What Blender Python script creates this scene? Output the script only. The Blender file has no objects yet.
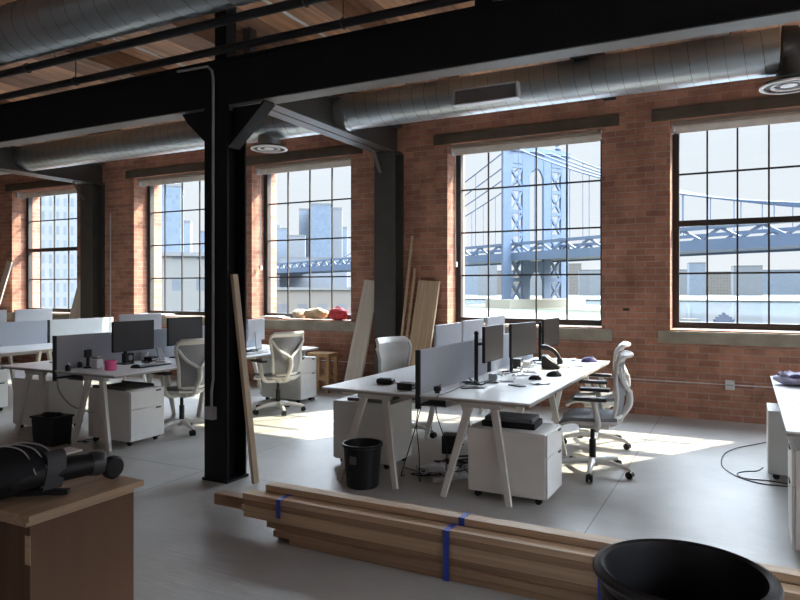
import bpy, bmesh, math, random
from mathutils import Vector, Matrix, Euler
random.seed(7)
SC = bpy.context.scene
COL = SC.collection
PI = math.pi

# ------------------------------------------------------------------ camera
F, HZ, CXP, CH = 665.0, 288.0, 400.0, 1.55
TH = math.atan(345/F)
cam_d = bpy.data.cameras.new('camera'); cam = bpy.data.objects.new('camera', cam_d); COL.objects.link(cam)
cam.location = (0, 0, CH); cam.rotation_euler = (PI/2, 0, TH)
cam_d.sensor_width = 36; cam_d.lens = F/800*36; cam_d.shift_y = (HZ-300)/800
cam_d.clip_start = 0.05; cam_d.clip_end = 6000
SC.camera = cam
SC.view_settings.view_transform = 'Standard'; SC.view_settings.look = 'None'
SC.view_settings.exposure = 0.85; SC.view_settings.gamma = 1; SC.view_settings.use_curve_mapping = False
SC.cycles.use_denoising = True
SC.cycles.diffuse_bounces = 6; SC.cycles.max_bounces = 14; SC.cycles.transparent_max_bounces = 16
SC.cycles.sample_clamp_indirect = 8.0

# ------------------------------------------------------------------ mesh helpers
class MB:
    def __init__(s): s.bm = bmesh.new()
    def _add(s, verts, faces):
        vs = [s.bm.verts.new(v) for v in verts]
        for f in faces:
            try: s.bm.faces.new([vs[i] for i in f])
            except ValueError: pass
        return s
    def box(s, x0, x1, y0, y1, z0, z1, M=None):
        v = [Vector((x, y, z)) for z in (z0, z1) for y in (y0, y1) for x in (x0, x1)]
        if M: v = [M @ p for p in v]
        return s._add(v, [(0,2,3,1),(4,5,7,6),(0,1,5,4),(2,6,7,3),(0,4,6,2),(1,3,7,5)])
    def bar(s, p0, p1, w, h, w1=None, h1=None, up=(0,0,1)):
        p0, p1 = Vector(p0), Vector(p1); d = (p1-p0).normalized(); u = Vector(up)
        if abs(d.dot(u)) > .98: u = Vector((0,1,0))
        r = d.cross(u).normalized(); u = r.cross(d)
        w1 = w if w1 is None else w1; h1 = h if h1 is None else h1
        v = []
        for p, a, b in ((p0, w, h), (p1, w1, h1)):
            v += [p - r*a/2 - u*b/2, p + r*a/2 - u*b/2, p + r*a/2 + u*b/2, p - r*a/2 + u*b/2]
        return s._add(v, [(3,2,1,0),(4,5,6,7),(0,1,5,4),(1,2,6,5),(2,3,7,6),(3,0,4,7)])
    def tube(s, pts, r, n=8, closed=False, flat=None):
        P = [Vector(p) for p in pts]; m = len(P); rings = []
        rr = r if isinstance(r, (list, tuple)) else [r]*m
        prev = None
        for i in range(m):
            a = P[(i-1) % m] if (closed or i > 0) else P[i]
            b = P[(i+1) % m] if (closed or i < m-1) else P[i]
            d = (b-a)
            d = d.normalized() if d.length > 1e-9 else Vector((0,0,1))
            if prev is None:
                u = Vector((0,0,1)) if abs(d.z) < .9 else Vector((1,0,0))
            else: u = prev
            u = (u - d*u.dot(d))
            u = u.normalized() if u.length > 1e-6 else d.orthogonal().normalized()
            prev = u; w = d.cross(u)
            k = flat or 1.0
            rings.append([P[i] + (u*math.cos(2*PI*j/n)*k + w*math.sin(2*PI*j/n))*rr[i] for j in range(n)])
        v = [q for R in rings for q in R]; f = []
        for i in range(m if closed else m-1):
            for j in range(n):
                a, b = i*n+j, i*n+(j+1) % n
                c, e = ((i+1) % m)*n+(j+1) % n, ((i+1) % m)*n+j
                f.append((a, b, c, e))
        if not closed: f += [tuple(range(n))[::-1], tuple((m-1)*n+j for j in range(n))]
        return s._add(v, f)
    def cyl(s, p0, p1, r0, r1=None, n=20):
        return s.tube([p0, p1], [r0, r0 if r1 is None else r1], n)
    def lathe(s, prof, n=32, c=(0,0,0), M=None, cap0=True, cap1=True):
        v = []
        for r, z in prof:
            for j in range(n):
                p = Vector((c[0]+r*math.cos(2*PI*j/n), c[1]+r*math.sin(2*PI*j/n), c[2]+z))
                v.append(M @ p if M else p)
        f = [(i*n+j, i*n+(j+1) % n, (i+1)*n+(j+1) % n, (i+1)*n+j) for i in range(len(prof)-1) for j in range(n)]
        if cap0: f.append(tuple(range(n))[::-1])
        if cap1: f.append(tuple((len(prof)-1)*n+j for j in range(n)))
        return s._add(v, f)
    def prism(s, poly, a, b, ax='y'):
        """poly 2D extruded from a to b along ax (poly in the other two axes)"""
        def P(q, t): return {'y': (q[0], t, q[1]), 'x': (t, q[0], q[1]), 'z': (q[0], q[1], t)}[ax]
        n = len(poly); v = [P(q, a) for q in poly] + [P(q, b) for q in poly]
        f = [tuple(range(n)), tuple(range(2*n-1, n-1, -1))] + [(i, i+n, (i+1) % n+n, (i+1) % n) for i in range(n)]
        return s._add(v, f)
    def grid(s, fn, nu, nv, th=None):
        """fn(u,v) -> point; th thickness along normals (two sheets closed)"""
        Q = [[Vector(fn(i/nu, j/nv)) for j in range(nv+1)] for i in range(nu+1)]
        def nrm(i, j):
            a = Q[min(i+1, nu)][j]-Q[max(i-1, 0)][j]; b = Q[i][min(j+1, nv)]-Q[i][max(j-1, 0)]
            n = a.cross(b); return n.normalized() if n.length > 1e-9 else Vector((0,0,1))
        W = nv+1; N = (nu+1)*W
        v = [Q[i][j] for i in range(nu+1) for j in range(W)]
        f = [(i*W+j, (i+1)*W+j, (i+1)*W+j+1, i*W+j+1) for i in range(nu) for j in range(nv)]
        if th:
            v += [Q[i][j] - nrm(i, j)*th for i in range(nu+1) for j in range(W)]
            f += [tuple(N+k for k in reversed(q)) for q in f]
            rim = [(i, 0) for i in range(nu)] + [(nu, j) for j in range(nv)] + [(i, nv) for i in range(nu, 0, -1)] + [(0, j) for j in range(nv, 0, -1)]
            ids = [i*W+j for i, j in rim]
            for k in range(len(ids)):
                a, b = ids[k], ids[(k+1) % len(ids)]
                f.append((b, a, a+N, b+N))
        return s._add(v, f)
    def ball(s, c, r, sx=1, sy=1, sz=1, n=14, m=9, zmin=-1, jitter=0, rnd=None):
        v = []; f = []
        for i in range(m+1):
            t = PI*i/m
            for j in range(n):
                k = 1 + (rnd.uniform(-jitter, jitter) if rnd and 0 < i < m else 0)
                z = max(math.cos(t)*k, zmin)
                v.append((c[0]+r*sx*k*math.sin(t)*math.cos(2*PI*j/n), c[1]+r*sy*k*math.sin(t)*math.sin(2*PI*j/n), c[2]+r*sz*z))
        f = [(i*n+j, (i+1)*n+j, (i+1)*n+(j+1) % n, i*n+(j+1) % n) for i in range(m) for j in range(n)]
        return s._add(v, f)
    def build(s, name, mat, parent=None, bevel=0, smooth=False, seg=2, ang=.7):
        bmesh.ops.remove_doubles(s.bm, verts=s.bm.verts[:], dist=1e-6)
        bmesh.ops.recalc_face_normals(s.bm, faces=s.bm.faces[:])
        me = bpy.data.meshes.new(name); s.bm.to_mesh(me); s.bm.free()
        me.materials.append(mat)
        if smooth:
            me.shade_smooth(); me.set_sharp_from_angle(angle=ang)
        o = bpy.data.objects.new(name, me); COL.objects.link(o)
        if parent: o.parent = parent
        if bevel:
            b = o.modifiers.new('bevel', 'BEVEL'); b.width = bevel; b.segments = seg; b.limit_method = 'ANGLE'; b.angle_limit = .6
        return o

def tag(o, label=None, cat=None, group=None, kind=None):
    if label: o['label'] = label
    if cat: o['category'] = cat
    if group: o['group'] = group
    if kind: o['kind'] = kind
    return o
def thing(name, label, cat, loc=(0,0,0), rz=0, group=None):
    o = bpy.data.objects.new(name, None); COL.objects.link(o); o.empty_display_size = .1
    o.location = loc; o.rotation_euler = (0, 0, rz)
    return tag(o, label, cat, group)
def dup(o, loc=None, rz=None, label=None, parent=None, group=None):
    c = o.copy(); COL.objects.link(c)
    if parent: c.parent = parent
    if loc is not None: c.location = loc
    if rz is not None: c.rotation_euler = (0, 0, rz)
    if label: c['label'] = label
    if group: c['group'] = group
    for ch in list(o.children): dup(ch, parent=c)
    return c
def spline(pts, n=6):
    P = [Vector(p) for p in pts]; out = []
    for i in range(len(P)-1):
        a = P[max(i-1, 0)]; b = P[i]; c = P[i+1]; d = P[min(i+2, len(P)-1)]
        for k in range(n):
            t = k/n
            out.append(.5*((2*b)+(c-a)*t+(2*a-5*b+4*c-d)*t*t+(3*b-a-3*c+d)*t**3))
    return out+[P[-1]]

# ------------------------------------------------------------------ materials
def newmat(name):
    m = bpy.data.materials.new(name); m.use_nodes = True
    nt = m.node_tree; b = nt.nodes['Principled BSDF']
    return m, nt, b
def nd(nt, t, **k):
    n = nt.nodes.new(t)
    for a, v in k.items():
        if a in n.inputs: n.inputs[a].default_value = v
        else: setattr(n, a, v)
    return n
def mat(name, col, rough=.5, metal=0, var=.08, scale=8, bump=0, bscale=60, spec=.5):
    m, nt, b = newmat(name)
    b.inputs['Roughness'].default_value = rough; b.inputs['Metallic'].default_value = metal
    b.inputs['Specular IOR Level'].default_value = spec
    tc = nd(nt, 'ShaderNodeTexCoord')
    nz = nd(nt, 'ShaderNodeTexNoise', Scale=scale, Detail=4.0)
    nt.links.new(tc.outputs['Object'], nz.inputs['Vector'])
    r = nd(nt, 'ShaderNodeValToRGB')
    r.color_ramp.elements[0].position = .3; r.color_ramp.elements[1].position = .7
    r.color_ramp.elements[0].color = [c*(1-var) for c in col]+[1]
    r.color_ramp.elements[1].color = [min(c*(1+var), 1) for c in col]+[1]
    nt.links.new(nz.outputs['Fac'], r.inputs['Fac']); nt.links.new(r.outputs['Color'], b.inputs['Base Color'])
    if bump:
        n2 = nd(nt, 'ShaderNodeTexNoise', Scale=bscale, Detail=3.0)
        nt.links.new(tc.outputs['Object'], n2.inputs['Vector'])
        bp = nd(nt, 'ShaderNodeBump', Strength=bump, Distance=.01)
        nt.links.new(n2.outputs['Fac'], bp.inputs['Height']); nt.links.new(bp.outputs['Normal'], b.inputs['Normal'])
    return m
def xz_vector(nt, off=(0,0,0), geo=True):
    """(x+y, z) so one brick pattern runs round corners"""
    tc = nd(nt, 'ShaderNodeNewGeometry') if geo else nd(nt, 'ShaderNodeTexCoord')
    sp = nd(nt, 'ShaderNodeSeparateXYZ'); nt.links.new(tc.outputs['Position' if geo else 'Object'], sp.inputs[0])
    ad = nd(nt, 'ShaderNodeMath', operation='ADD'); nt.links.new(sp.outputs[0], ad.inputs[0]); nt.links.new(sp.outputs[1], ad.inputs[1])
    cb = nd(nt, 'ShaderNodeCombineXYZ'); nt.links.new(ad.outputs[0], cb.inputs[0]); nt.links.new(sp.outputs[2], cb.inputs[1])
    return cb.outputs[0], (tc.outputs['Position' if geo else 'Object'])
def brick_mat():
    m, nt, b = newmat('red_brick')
    v, pos = xz_vector(nt)
    bt = nd(nt, 'ShaderNodeTexBrick', Scale=1.0)
    bt.inputs['Brick Width'].default_value = .235; bt.inputs['Row Height'].default_value = .078
    bt.inputs['Mortar Size'].default_value = .007; bt.inputs['Mortar Smooth'].default_value = .3
    bt.inputs['Color1'].default_value = (.44,.215,.145,1); bt.inputs['Color2'].default_value = (.285,.137,.098,1)
    bt.inputs['Mortar'].default_value = (.38,.27,.22,1); bt.inputs['Bias'].default_value = -.1
    nt.links.new(v, bt.inputs['Vector'])
    nz = nd(nt, 'ShaderNodeTexNoise', Scale=2.2, Detail=6.0, Roughness=.7); nt.links.new(pos, nz.inputs['Vector'])
    r = nd(nt, 'ShaderNodeValToRGB'); r.color_ramp.elements[0].color = (.62,.62,.62,1); r.color_ramp.elements[1].color = (1.3,1.3,1.3,1)
    r.color_ramp.elements[0].position = .3; r.color_ramp.elements[1].position = .7
    nt.links.new(nz.outputs['Fac'], r.inputs['Fac'])
    mx = nd(nt, 'ShaderNodeMix', data_type='RGBA', blend_type='MULTIPLY'); mx.inputs['Factor'].default_value = 1
    nt.links.new(bt.outputs['Color'], mx.inputs['A']); nt.links.new(r.outputs['Color'], mx.inputs['B'])
    nt.links.new(mx.outputs['Result'], b.inputs['Base Color'])
    b.inputs['Roughness'].default_value = .85; b.inputs['Specular IOR Level'].default_value = .2
    n2 = nd(nt, 'ShaderNodeTexNoise', Scale=40.0); nt.links.new(pos, n2.inputs['Vector'])
    ms = nd(nt, 'ShaderNodeMath', operation='MULTIPLY_ADD'); ms.inputs[1].default_value = -1.0
    nt.links.new(bt.outputs['Fac'], ms.inputs[0]); nt.links.new(n2.outputs['Fac'], ms.inputs[2])
    bp = nd(nt, 'ShaderNodeBump', Strength=.5, Distance=.012); nt.links.new(ms.outputs[0], bp.inputs['Height'])
    nt.links.new(bp.outputs['Normal'], b.inputs['Normal'])
    return m
def plank_mat(name, c1, c2, w, length, along='y', rough=.6, gap=.004, mortar=(.02,.013,.01)):
    m, nt, b = newmat(name)
    g = nd(nt, 'ShaderNodeNewGeometry'); sp = nd(nt, 'ShaderNodeSeparateXYZ'); nt.links.new(g.outputs['Position'], sp.inputs[0])
    cb = nd(nt, 'ShaderNodeCombineXYZ')
    nt.links.new(sp.outputs[1 if along == 'y' else 0], cb.inputs[0]); nt.links.new(sp.outputs[0 if along == 'y' else 1], cb.inputs[1])
    bt = nd(nt, 'ShaderNodeTexBrick', Scale=1.0)
    bt.inputs['Brick Width'].default_value = length; bt.inputs['Row Height'].default_value = w; bt.inputs['Mortar Size'].default_value = gap
    bt.inputs['Color1'].default_value = (*c1, 1); bt.inputs['Color2'].default_value = (*c2, 1); bt.inputs['Mortar'].default_value = (*mortar, 1)
    nt.links.new(cb.outputs[0], bt.inputs['Vector'])
    mp = nd(nt, 'ShaderNodeVectorMath', operation='MULTIPLY'); mp.inputs[1].default_value = (14, 1.2, 14) if along == 'y' else (1.2, 14, 14)
    nt.links.new(g.outputs['Position'], mp.inputs[0])
    nz = nd(nt, 'ShaderNodeTexNoise', Scale=1.0, Detail=5.0); nt.links.new(mp.outputs[0], nz.inputs['Vector'])
    r = nd(nt, 'ShaderNodeValToRGB'); r.color_ramp.elements[0].color = (.6,.6,.6,1); r.color_ramp.elements[1].color = (1.2,1.2,1.2,1)
    r.color_ramp.elements[0].position = .3; r.color_ramp.elements[1].position = .7
    nt.links.new(nz.outputs['Fac'], r.inputs['Fac'])
    mx = nd(nt, 'ShaderNodeMix', data_type='RGBA', blend_type='MULTIPLY'); mx.inputs['Factor'].default_value = 1
    nt.links.new(bt.outputs['Color'], mx.inputs['A']); nt.links.new(r.outputs['Color'], mx.inputs['B'])
    nt.links.new(mx.outputs['Result'], b.inputs['Base Color']); b.inputs['Roughness'].default_value = rough
    return m
def wood_mat(name, col, var=.25, grain=(1.5, 25, 25), rough=.55):
    m, nt, b = newmat(name)
    tc = nd(nt, 'ShaderNodeTexCoord')
    oi = nd(nt, 'ShaderNodeObjectInfo')
    ad = nd(nt, 'ShaderNodeVectorMath', operation='ADD'); nt.links.new(tc.outputs['Object'], ad.inputs[0]); nt.links.new(oi.outputs['Random'], ad.inputs[1])
    mp = nd(nt, 'ShaderNodeVectorMath', operation='MULTIPLY'); mp.inputs[1].default_value = grain; nt.links.new(ad.outputs[0], mp.inputs[0])
    nz = nd(nt, 'ShaderNodeTexNoise', Scale=1.0, Detail=6.0, Distortion=.6); nt.links.new(mp.outputs[0], nz.inputs['Vector'])
    r = nd(nt, 'ShaderNodeValToRGB')
    r.color_ramp.elements[0].position = .3; r.color_ramp.elements[1].position = .72
    r.color_ramp.elements[0].color = [c*(1-var) for c in col]+[1]; r.color_ramp.elements[1].color = [c*(1+var*.5) for c in col]+[1]
    nt.links.new(nz.outputs['Fac'], r.inputs['Fac']); nt.links.new(r.outputs['Color'], b.inputs['Base Color'])
    b.inputs['Roughness'].default_value = rough
    return m
def concrete_floor():
    m, nt, b = newmat('polished_concrete')
    g = nd(nt, 'ShaderNodeNewGeometry')
    n1 = nd(nt, 'ShaderNodeTexNoise', Scale=.7, Detail=8.0, Roughness=.65); nt.links.new(g.outputs['Position'], n1.inputs['Vector'])
    r = nd(nt, 'ShaderNodeValToRGB'); r.color_ramp.elements[0].position = .35; r.color_ramp.elements[1].position = .68
    r.color_ramp.elements[0].color = (.34,.33,.315,1); r.color_ramp.elements[1].color = (.48,.47,.445,1)
    nt.links.new(n1.outputs['Fac'], r.inputs['Fac'])
    sp = nd(nt, 'ShaderNodeVectorMath', operation='ADD'); sp.inputs[1].default_value = (.9, 2.35, 0); nt.links.new(g.outputs['Position'], sp.inputs[0])
    bt = nd(nt, 'ShaderNodeTexBrick', Scale=1.0, offset=0.0)
    bt.inputs['Brick Width'].default_value = 3.18; bt.inputs['Row Height'].default_value = 3.3; bt.inputs['Mortar Size'].default_value = .004
    bt.inputs['Color1'].default_value = (1,1,1,1); bt.inputs['Color2'].default_value = (1,1,1,1); bt.inputs['Mortar'].default_value = (.3,.3,.3,1)
    nt.links.new(sp.outputs[0], bt.inputs['Vector'])
    mx = nd(nt, 'ShaderNodeMix', data_type='RGBA', blend_type='MULTIPLY'); mx.inputs['Factor'].default_value = 1
    nt.links.new(r.outputs['Color'], mx.inputs['A']); nt.links.new(bt.outputs['Color'], mx.inputs['B'])
    nt.links.new(mx.outputs['Result'], b.inputs['Base Color'])
    n2 = nd(nt, 'ShaderNodeTexNoise', Scale=2.5, Detail=5.0); nt.links.new(g.outputs['Position'], n2.inputs['Vector'])
    mr = nd(nt, 'ShaderNodeMapRange'); mr.inputs['To Min'].default_value = .32; mr.inputs['To Max'].default_value = .42; b.inputs['Specular IOR Level'].default_value = .2
    nt.links.new(n2.outputs['Fac'], mr.inputs['Value']); nt.links.new(mr.outputs[0], b.inputs['Roughness'])
    n3 = nd(nt, 'ShaderNodeTexNoise', Scale=14.0, Detail=4.0); st = nd(nt, 'ShaderNodeVectorMath', operation='MULTIPLY'); st.inputs[1].default_value = (.35, 1.6, 1); nt.links.new(g.outputs['Position'], st.inputs[0]); nt.links.new(st.outputs[0], n3.inputs['Vector'])
    bp = nd(nt, 'ShaderNodeBump', Strength=.22, Distance=.012); nt.links.new(n3.outputs['Fac'], bp.inputs['Height']); nt.links.new(bp.outputs['Normal'], b.inputs['Normal'])
    return m
def glass_mat():
    m = bpy.data.materials.new('window_glass'); m.use_nodes = True; nt = m.node_tree; nt.nodes.clear()
    out = nd(nt, 'ShaderNodeOutputMaterial'); t = nd(nt, 'ShaderNodeBsdfTransparent', Color=(.985,.99,.99,1))
    gl = nd(nt, 'ShaderNodeBsdfGlossy', Roughness=.02); lw = nd(nt, 'ShaderNodeLayerWeight', Blend=.5)
    pw = nd(nt, 'ShaderNodeMath', operation='POWER'); pw.inputs[1].default_value = 5; nt.links.new(lw.outputs['Facing'], pw.inputs[0])
    fr = nd(nt, 'ShaderNodeMath', operation='MULTIPLY_ADD'); fr.inputs[1].default_value = .9; fr.inputs[2].default_value = .02; nt.links.new(pw.outputs[0], fr.inputs[0])
    mx = nd(nt, 'ShaderNodeMixShader'); nt.links.new(fr.outputs[0], mx.inputs[0]); nt.links.new(t.outputs[0], mx.inputs[1]); nt.links.new(gl.outputs[0], mx.inputs[2])
    nt.links.new(mx.outputs[0], out.inputs['Surface']); return m
def facade_mat(name, wall, pane, bw, rh, mortar, rough=.6):
    m, nt, b = newmat(name); v, pos = xz_vector(nt)
    bt = nd(nt, 'ShaderNodeTexBrick', Scale=1.0, offset=0.0)
    bt.inputs['Brick Width'].default_value = bw; bt.inputs['Row Height'].default_value = rh; bt.inputs['Mortar Size'].default_value = mortar; bt.inputs['Mortar Smooth'].default_value = 0
    bt.inputs['Color1'].default_value = (*pane, 1); bt.inputs['Color2'].default_value = (*[c*1.35 for c in pane], 1); bt.inputs['Mortar'].default_value = (*wall, 1)
    nt.links.new(v, bt.inputs['Vector']); nt.links.new(bt.outputs['Color'], b.inputs['Base Color']); b.inputs['Roughness'].default_value = rough
    return m
def spiral_duct_mat():
    m, nt, b = newmat('galvanised_steel')
    b.inputs['Metallic'].default_value = .8
    g = nd(nt, 'ShaderNodeNewGeometry')
    nz = nd(nt, 'ShaderNodeTexNoise', Scale=3.0, Detail=6.0); nt.links.new(g.outputs['Position'], nz.inputs['Vector'])
    r = nd(nt, 'ShaderNodeValToRGB'); r.color_ramp.elements[0].color = (.37,.415,.44,1); r.color_ramp.elements[1].color = (.57,.63,.66,1)
    nt.links.new(nz.outputs['Fac'], r.inputs['Fac']); nt.links.new(r.outputs['Color'], b.inputs['Base Color'])
    n2 = nd(nt, 'ShaderNodeTexNoise', Scale=6.0, Detail=2.0); nt.links.new(g.outputs['Position'], n2.inputs['Vector'])
    mr = nd(nt, 'ShaderNodeMapRange'); mr.inputs['To Min'].default_value = .27; mr.inputs['To Max'].default_value = .40
    nt.links.new(n2.outputs['Fac'], mr.inputs['Value']); nt.links.new(mr.outputs[0], b.inputs['Roughness'])
    n3 = nd(nt, 'ShaderNodeTexNoise', Scale=5.0, Detail=1.0); nt.links.new(g.outputs['Position'], n3.inputs['Vector'])
    bp = nd(nt, 'ShaderNodeBump', Strength=.05, Distance=.02); nt.links.new(n3.outputs['Fac'], bp.inputs['Height']); nt.links.new(bp.outputs['Normal'], b.inputs['Normal'])
    return m

BRICK = brick_mat()
DECK = plank_mat('ceiling_planks', (.52,.28,.15), (.16,.075,.04), .31, 3.3, 'y')
JOIST = wood_mat('timber_joist', (.22,.115,.06), .4, (18, 1.2, 18), .7)
FLOOR = concrete_floor(); GLASS = glass_mat(); DUCT = spiral_duct_mat()
STEEL = mat('black_painted_steel', (.009,.0095,.0115), .5, 0, .2, 5, spec=.2)
GSTEEL = mat('grey_painted_steel', (.055,.053,.049), .5, 0, .12, 5)
FRAMEM = mat('dark_window_frame', (.028,.024,.022), .5)
STONE = mat('weathered_stone', (.30,.275,.22), .85, 0, .25, 4, .3)
LINTEL = mat('brown_stone_lintel', (.085,.065,.047), .8, 0, .3, 3, .3)
WHITEP = mat('white_painted_metal', (.74,.74,.72), .4, 0, .03)
LEGW = mat('white_leg_paint', (.66,.65,.61), .4, 0, .03)
LAMIN = mat('white_laminate', (.80,.81,.82), .33, 0, .02)
EDGE = mat('desk_edge_board', (.36,.345,.32), .6)
FELT = mat('grey_felt', (.44,.47,.515), .95, 0, .03, 40, .1, 300)
FELTD = mat('dark_felt_edge', (.03,.032,.037), .8)
PANELW = mat('pale_divider_panel', (.60,.62,.60), .6, 0, .03)
BLACK = mat('black_plastic', (.012,.012,.014), .45, 0, .1, spec=.35)
BLACKM = mat('black_matte', (.009,.0095,.012), .65, 0, .15, 20, .2, 120, spec=.25)
SCREEN = mat('bounce_lit_screen', (.075,.068,.062), .42, 0, .05)  # brick reflection and sun bounce held in the base colour
SCREEN_SHADED = mat('shaded_screen', (.026,.028,.031), .4, 0, .05)  # darker copy for the screens out of the sun bounce
SILVER = mat('silver_casing', (.70,.72,.75), .4, 0, .03)
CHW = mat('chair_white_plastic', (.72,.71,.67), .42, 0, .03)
CHMESH = mat('chair_grey_mesh', (.27,.275,.285), .8, 0, .12, 60, .3, 350)
CHSEAT = mat('chair_grey_seat', (.20,.205,.22), .85, 0, .1, 60, .3, 300)
PADG = mat('arm_pad_dark', (.045,.045,.05), .6)
PINE = wood_mat('pine_board', (.60,.43,.28), .28, (1.2, 22, 30))
PINED = wood_mat('pine_board_brown', (.36,.235,.145), .3, (1.2, 22, 30))
PINEV = wood_mat('pine_plank_upright', (.58,.45,.31), .25, (24, 24, 1.2))
WBOARD = wood_mat('whitewashed_board', (.66,.60,.52), .15, (24, 24, 1.2))
PLY = wood_mat('plywood_face', (.13,.066,.034), .25, (12, 2.0, 1.0), .6)
PLYT = wood_mat('pale_ply_top', (.44,.31,.20), .3, (20, 1.5, 20), .5)
STRAP = mat('blue_strap', (.03,.07,.42), .5)
PINK = mat('pink_ceramic', (.85,.13,.33), .4)
CABLE = mat('black_cable', (.015,.015,.017), .5)
GREYP = mat('grey_plastic', (.35,.355,.37), .5)
LGREY = mat('light_grey_plastic', (.58,.59,.61), .45)
PAPER = mat('kraft_paper', (.50,.37,.22), .8, 0, .2, 12, .6, 20)
REDB = mat('red_fabric', (.55,.045,.06), .7, 0, .25, 15, .6, 25)
BLIND = mat('roller_blind_fabric', (.80,.76,.70), .8)
PURPLE = mat('dark_violet_fabric', (.10,.09,.22), .7, 0, .15, 30)
LAVEN = mat('striped_pale_cloth', (.5,.5,.68), .8, 0, .3, 25)
WHITED = mat('white_diffuser', (.72,.72,.70), .4)
STOOLW = wood_mat('honey_wood', (.46,.27,.12), .25, (20, 20, 2))

# ------------------------------------------------------------------ world + sun
SKY_BACK, SKY_BASE, SKY_SUN, SUN = 0.0, 0.5, 16.0, 9.5
w = bpy.data.worlds.new('sky'); SC.world = w; w.use_nodes = True; nt = w.node_tree; nt.nodes.clear()
out = nd(nt, 'ShaderNodeOutputWorld'); bg = nd(nt, 'ShaderNodeBackground')
tc = nd(nt, 'ShaderNodeTexCoord'); sp = nd(nt, 'ShaderNodeSeparateXYZ'); nt.links.new(tc.outputs['Generated'], sp.inputs[0])
rc = nd(nt, 'ShaderNodeValToRGB'); cr = rc.color_ramp
cr.elements[0].position = 0; cr.elements[0].color = (.87,.92,.97,1)
cr.elements[1].position = .22; cr.elements[1].color = (.82,.895,.97,1)
e = cr.elements.new(.6); e.color = (.72,.85,1,1)
nt.links.new(sp.outputs[2], rc.inputs['Fac']); nt.links.new(rc.outputs['Color'], bg.inputs['Color'])
mr = nd(nt, 'ShaderNodeMapRange', interpolation_type='SMOOTHSTEP')
mr.inputs['From Min'].default_value = .22; mr.inputs['From Max'].default_value = .5; mr.inputs['To Min'].default_value = 0; mr.inputs['To Max'].default_value = 1.0
nt.links.new(sp.outputs[2], mr.inputs['Value'])
# the hazy sky is brightest round the sun
dt = nd(nt, 'ShaderNodeVectorMath', operation='DOT_PRODUCT'); dt.inputs[1].default_value = Vector((.63, 1, .98)).normalized(); nt.links.new(tc.outputs['Generated'], dt.inputs[0])
m2 = nd(nt, 'ShaderNodeMapRange', interpolation_type='SMOOTHSTEP')
m2.inputs['From Min'].default_value = -.1; m2.inputs['From Max'].default_value = .6; m2.inputs['To Min'].default_value = SKY_BASE; m2.inputs['To Max'].default_value = SKY_SUN
nt.links.new(dt.outputs['Value'], m2.inputs['Value'])
# added fill from the sky behind the building, currently off
m3 = nd(nt, 'ShaderNodeMapRange', interpolation_type='SMOOTHSTEP')
m3.inputs['From Min'].default_value = .1; m3.inputs['From Max'].default_value = .6; m3.inputs['To Min'].default_value = 0; m3.inputs['To Max'].default_value = SKY_BACK
dn = nd(nt, 'ShaderNodeMath', operation='MULTIPLY'); dn.inputs[1].default_value = -1; nt.links.new(sp.outputs[1], dn.inputs[0]); nt.links.new(dn.outputs[0], m3.inputs['Value'])
ad = nd(nt, 'ShaderNodeMath', operation='ADD'); nt.links.new(m2.outputs[0], ad.inputs[0]); nt.links.new(m3.outputs[0], ad.inputs[1])
mm = nd(nt, 'ShaderNodeMath', operation='MULTIPLY_ADD'); nt.links.new(ad.outputs[0], mm.inputs[0]); nt.links.new(mr.outputs[0], mm.inputs[1]); mm.inputs[2].default_value = .58
nt.links.new(mm.outputs[0], bg.inputs['Strength']); nt.links.new(bg.outputs[0], out.inputs['Surface'])
sl = bpy.data.lights.new('sun', 'SUN'); so = bpy.data.objects.new('sun', sl); COL.objects.link(so)
sl.energy = SUN; sl.angle = .0093; sl.color = (1, .90, .68)
so.rotation_euler = Vector((-.63, -1, -.98)).to_track_quat('-Z', 'Y').to_euler(); so.location = (6, 14, 12)

# ------------------------------------------------------------------ room shell
WY, WO, ZC = 8.6, 9.25, 4.25            # inner face, outer face, deck height
XL, XR, YB = -16.0, 5.0, -6.0
def structure(o): o['kind'] = 'structure'; return o
structure(MB().box(XL-.3, XR+.3, YB-.3, WO, -.25, 0).build('floor', FLOOR))
structure(MB().box(XL-.3, XR+.3, YB-.3, WO, ZC, ZC+.3).build('ceiling', DECK))
WZ0, WZ1 = 1.05, 3.57
WINS = [(-13.59,-11.55), (-9.97,-8.03), (-7.21,-5.30), (-3.71,-1.60), (-.80, 1.03), (2.6, 4.5)]
def wall_with_openings(name, x0, x1, y0, y1, wins, z0, z1, m):
    b = MB(); b.box(x0, x1, y0, y1, 0, z0); b.box(x0, x1, y0, y1, z1, ZC)
    xs = [x0]+[v for q in wins for v in q]+[x1]
    for i in range(0, len(xs), 2): b.box(xs[i], xs[i+1], y0, y1, z0, z1)
    return structure(b.build(name, m))
wall_with_openings('wall_back', XL, XR, WY, WO, WINS, WZ0, WZ1, BRICK)
BW = [(-11.8,-9.4), (-5.0,-2.6)]
wall_with_openings('wall_front', XL, XR, YB-.45, YB, BW, .9, 3.9, BRICK)
structure(MB().box(XL-.4, XL, YB-.45, WO, 0, ZC).build('wall_left', BRICK))
def right_wall():
    b = MB(); x0, x1 = XR, XR+.45; ys = [YB-.45, -4.8,-2.4, -1.4,1.0, 2.0,4.4, 5.2,7.6, WO]
    b.box(x0, x1, ys[0], ys[-1], 0, .9); b.box(x0, x1, ys[0], ys[-1], 3.7, ZC)
    for i in range(0, len(ys), 2): b.box(x0, x1, ys[i], ys[i+1], .9, 3.7)
    return structure(b.build('wall_right', BRICK))
right_wall()

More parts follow.
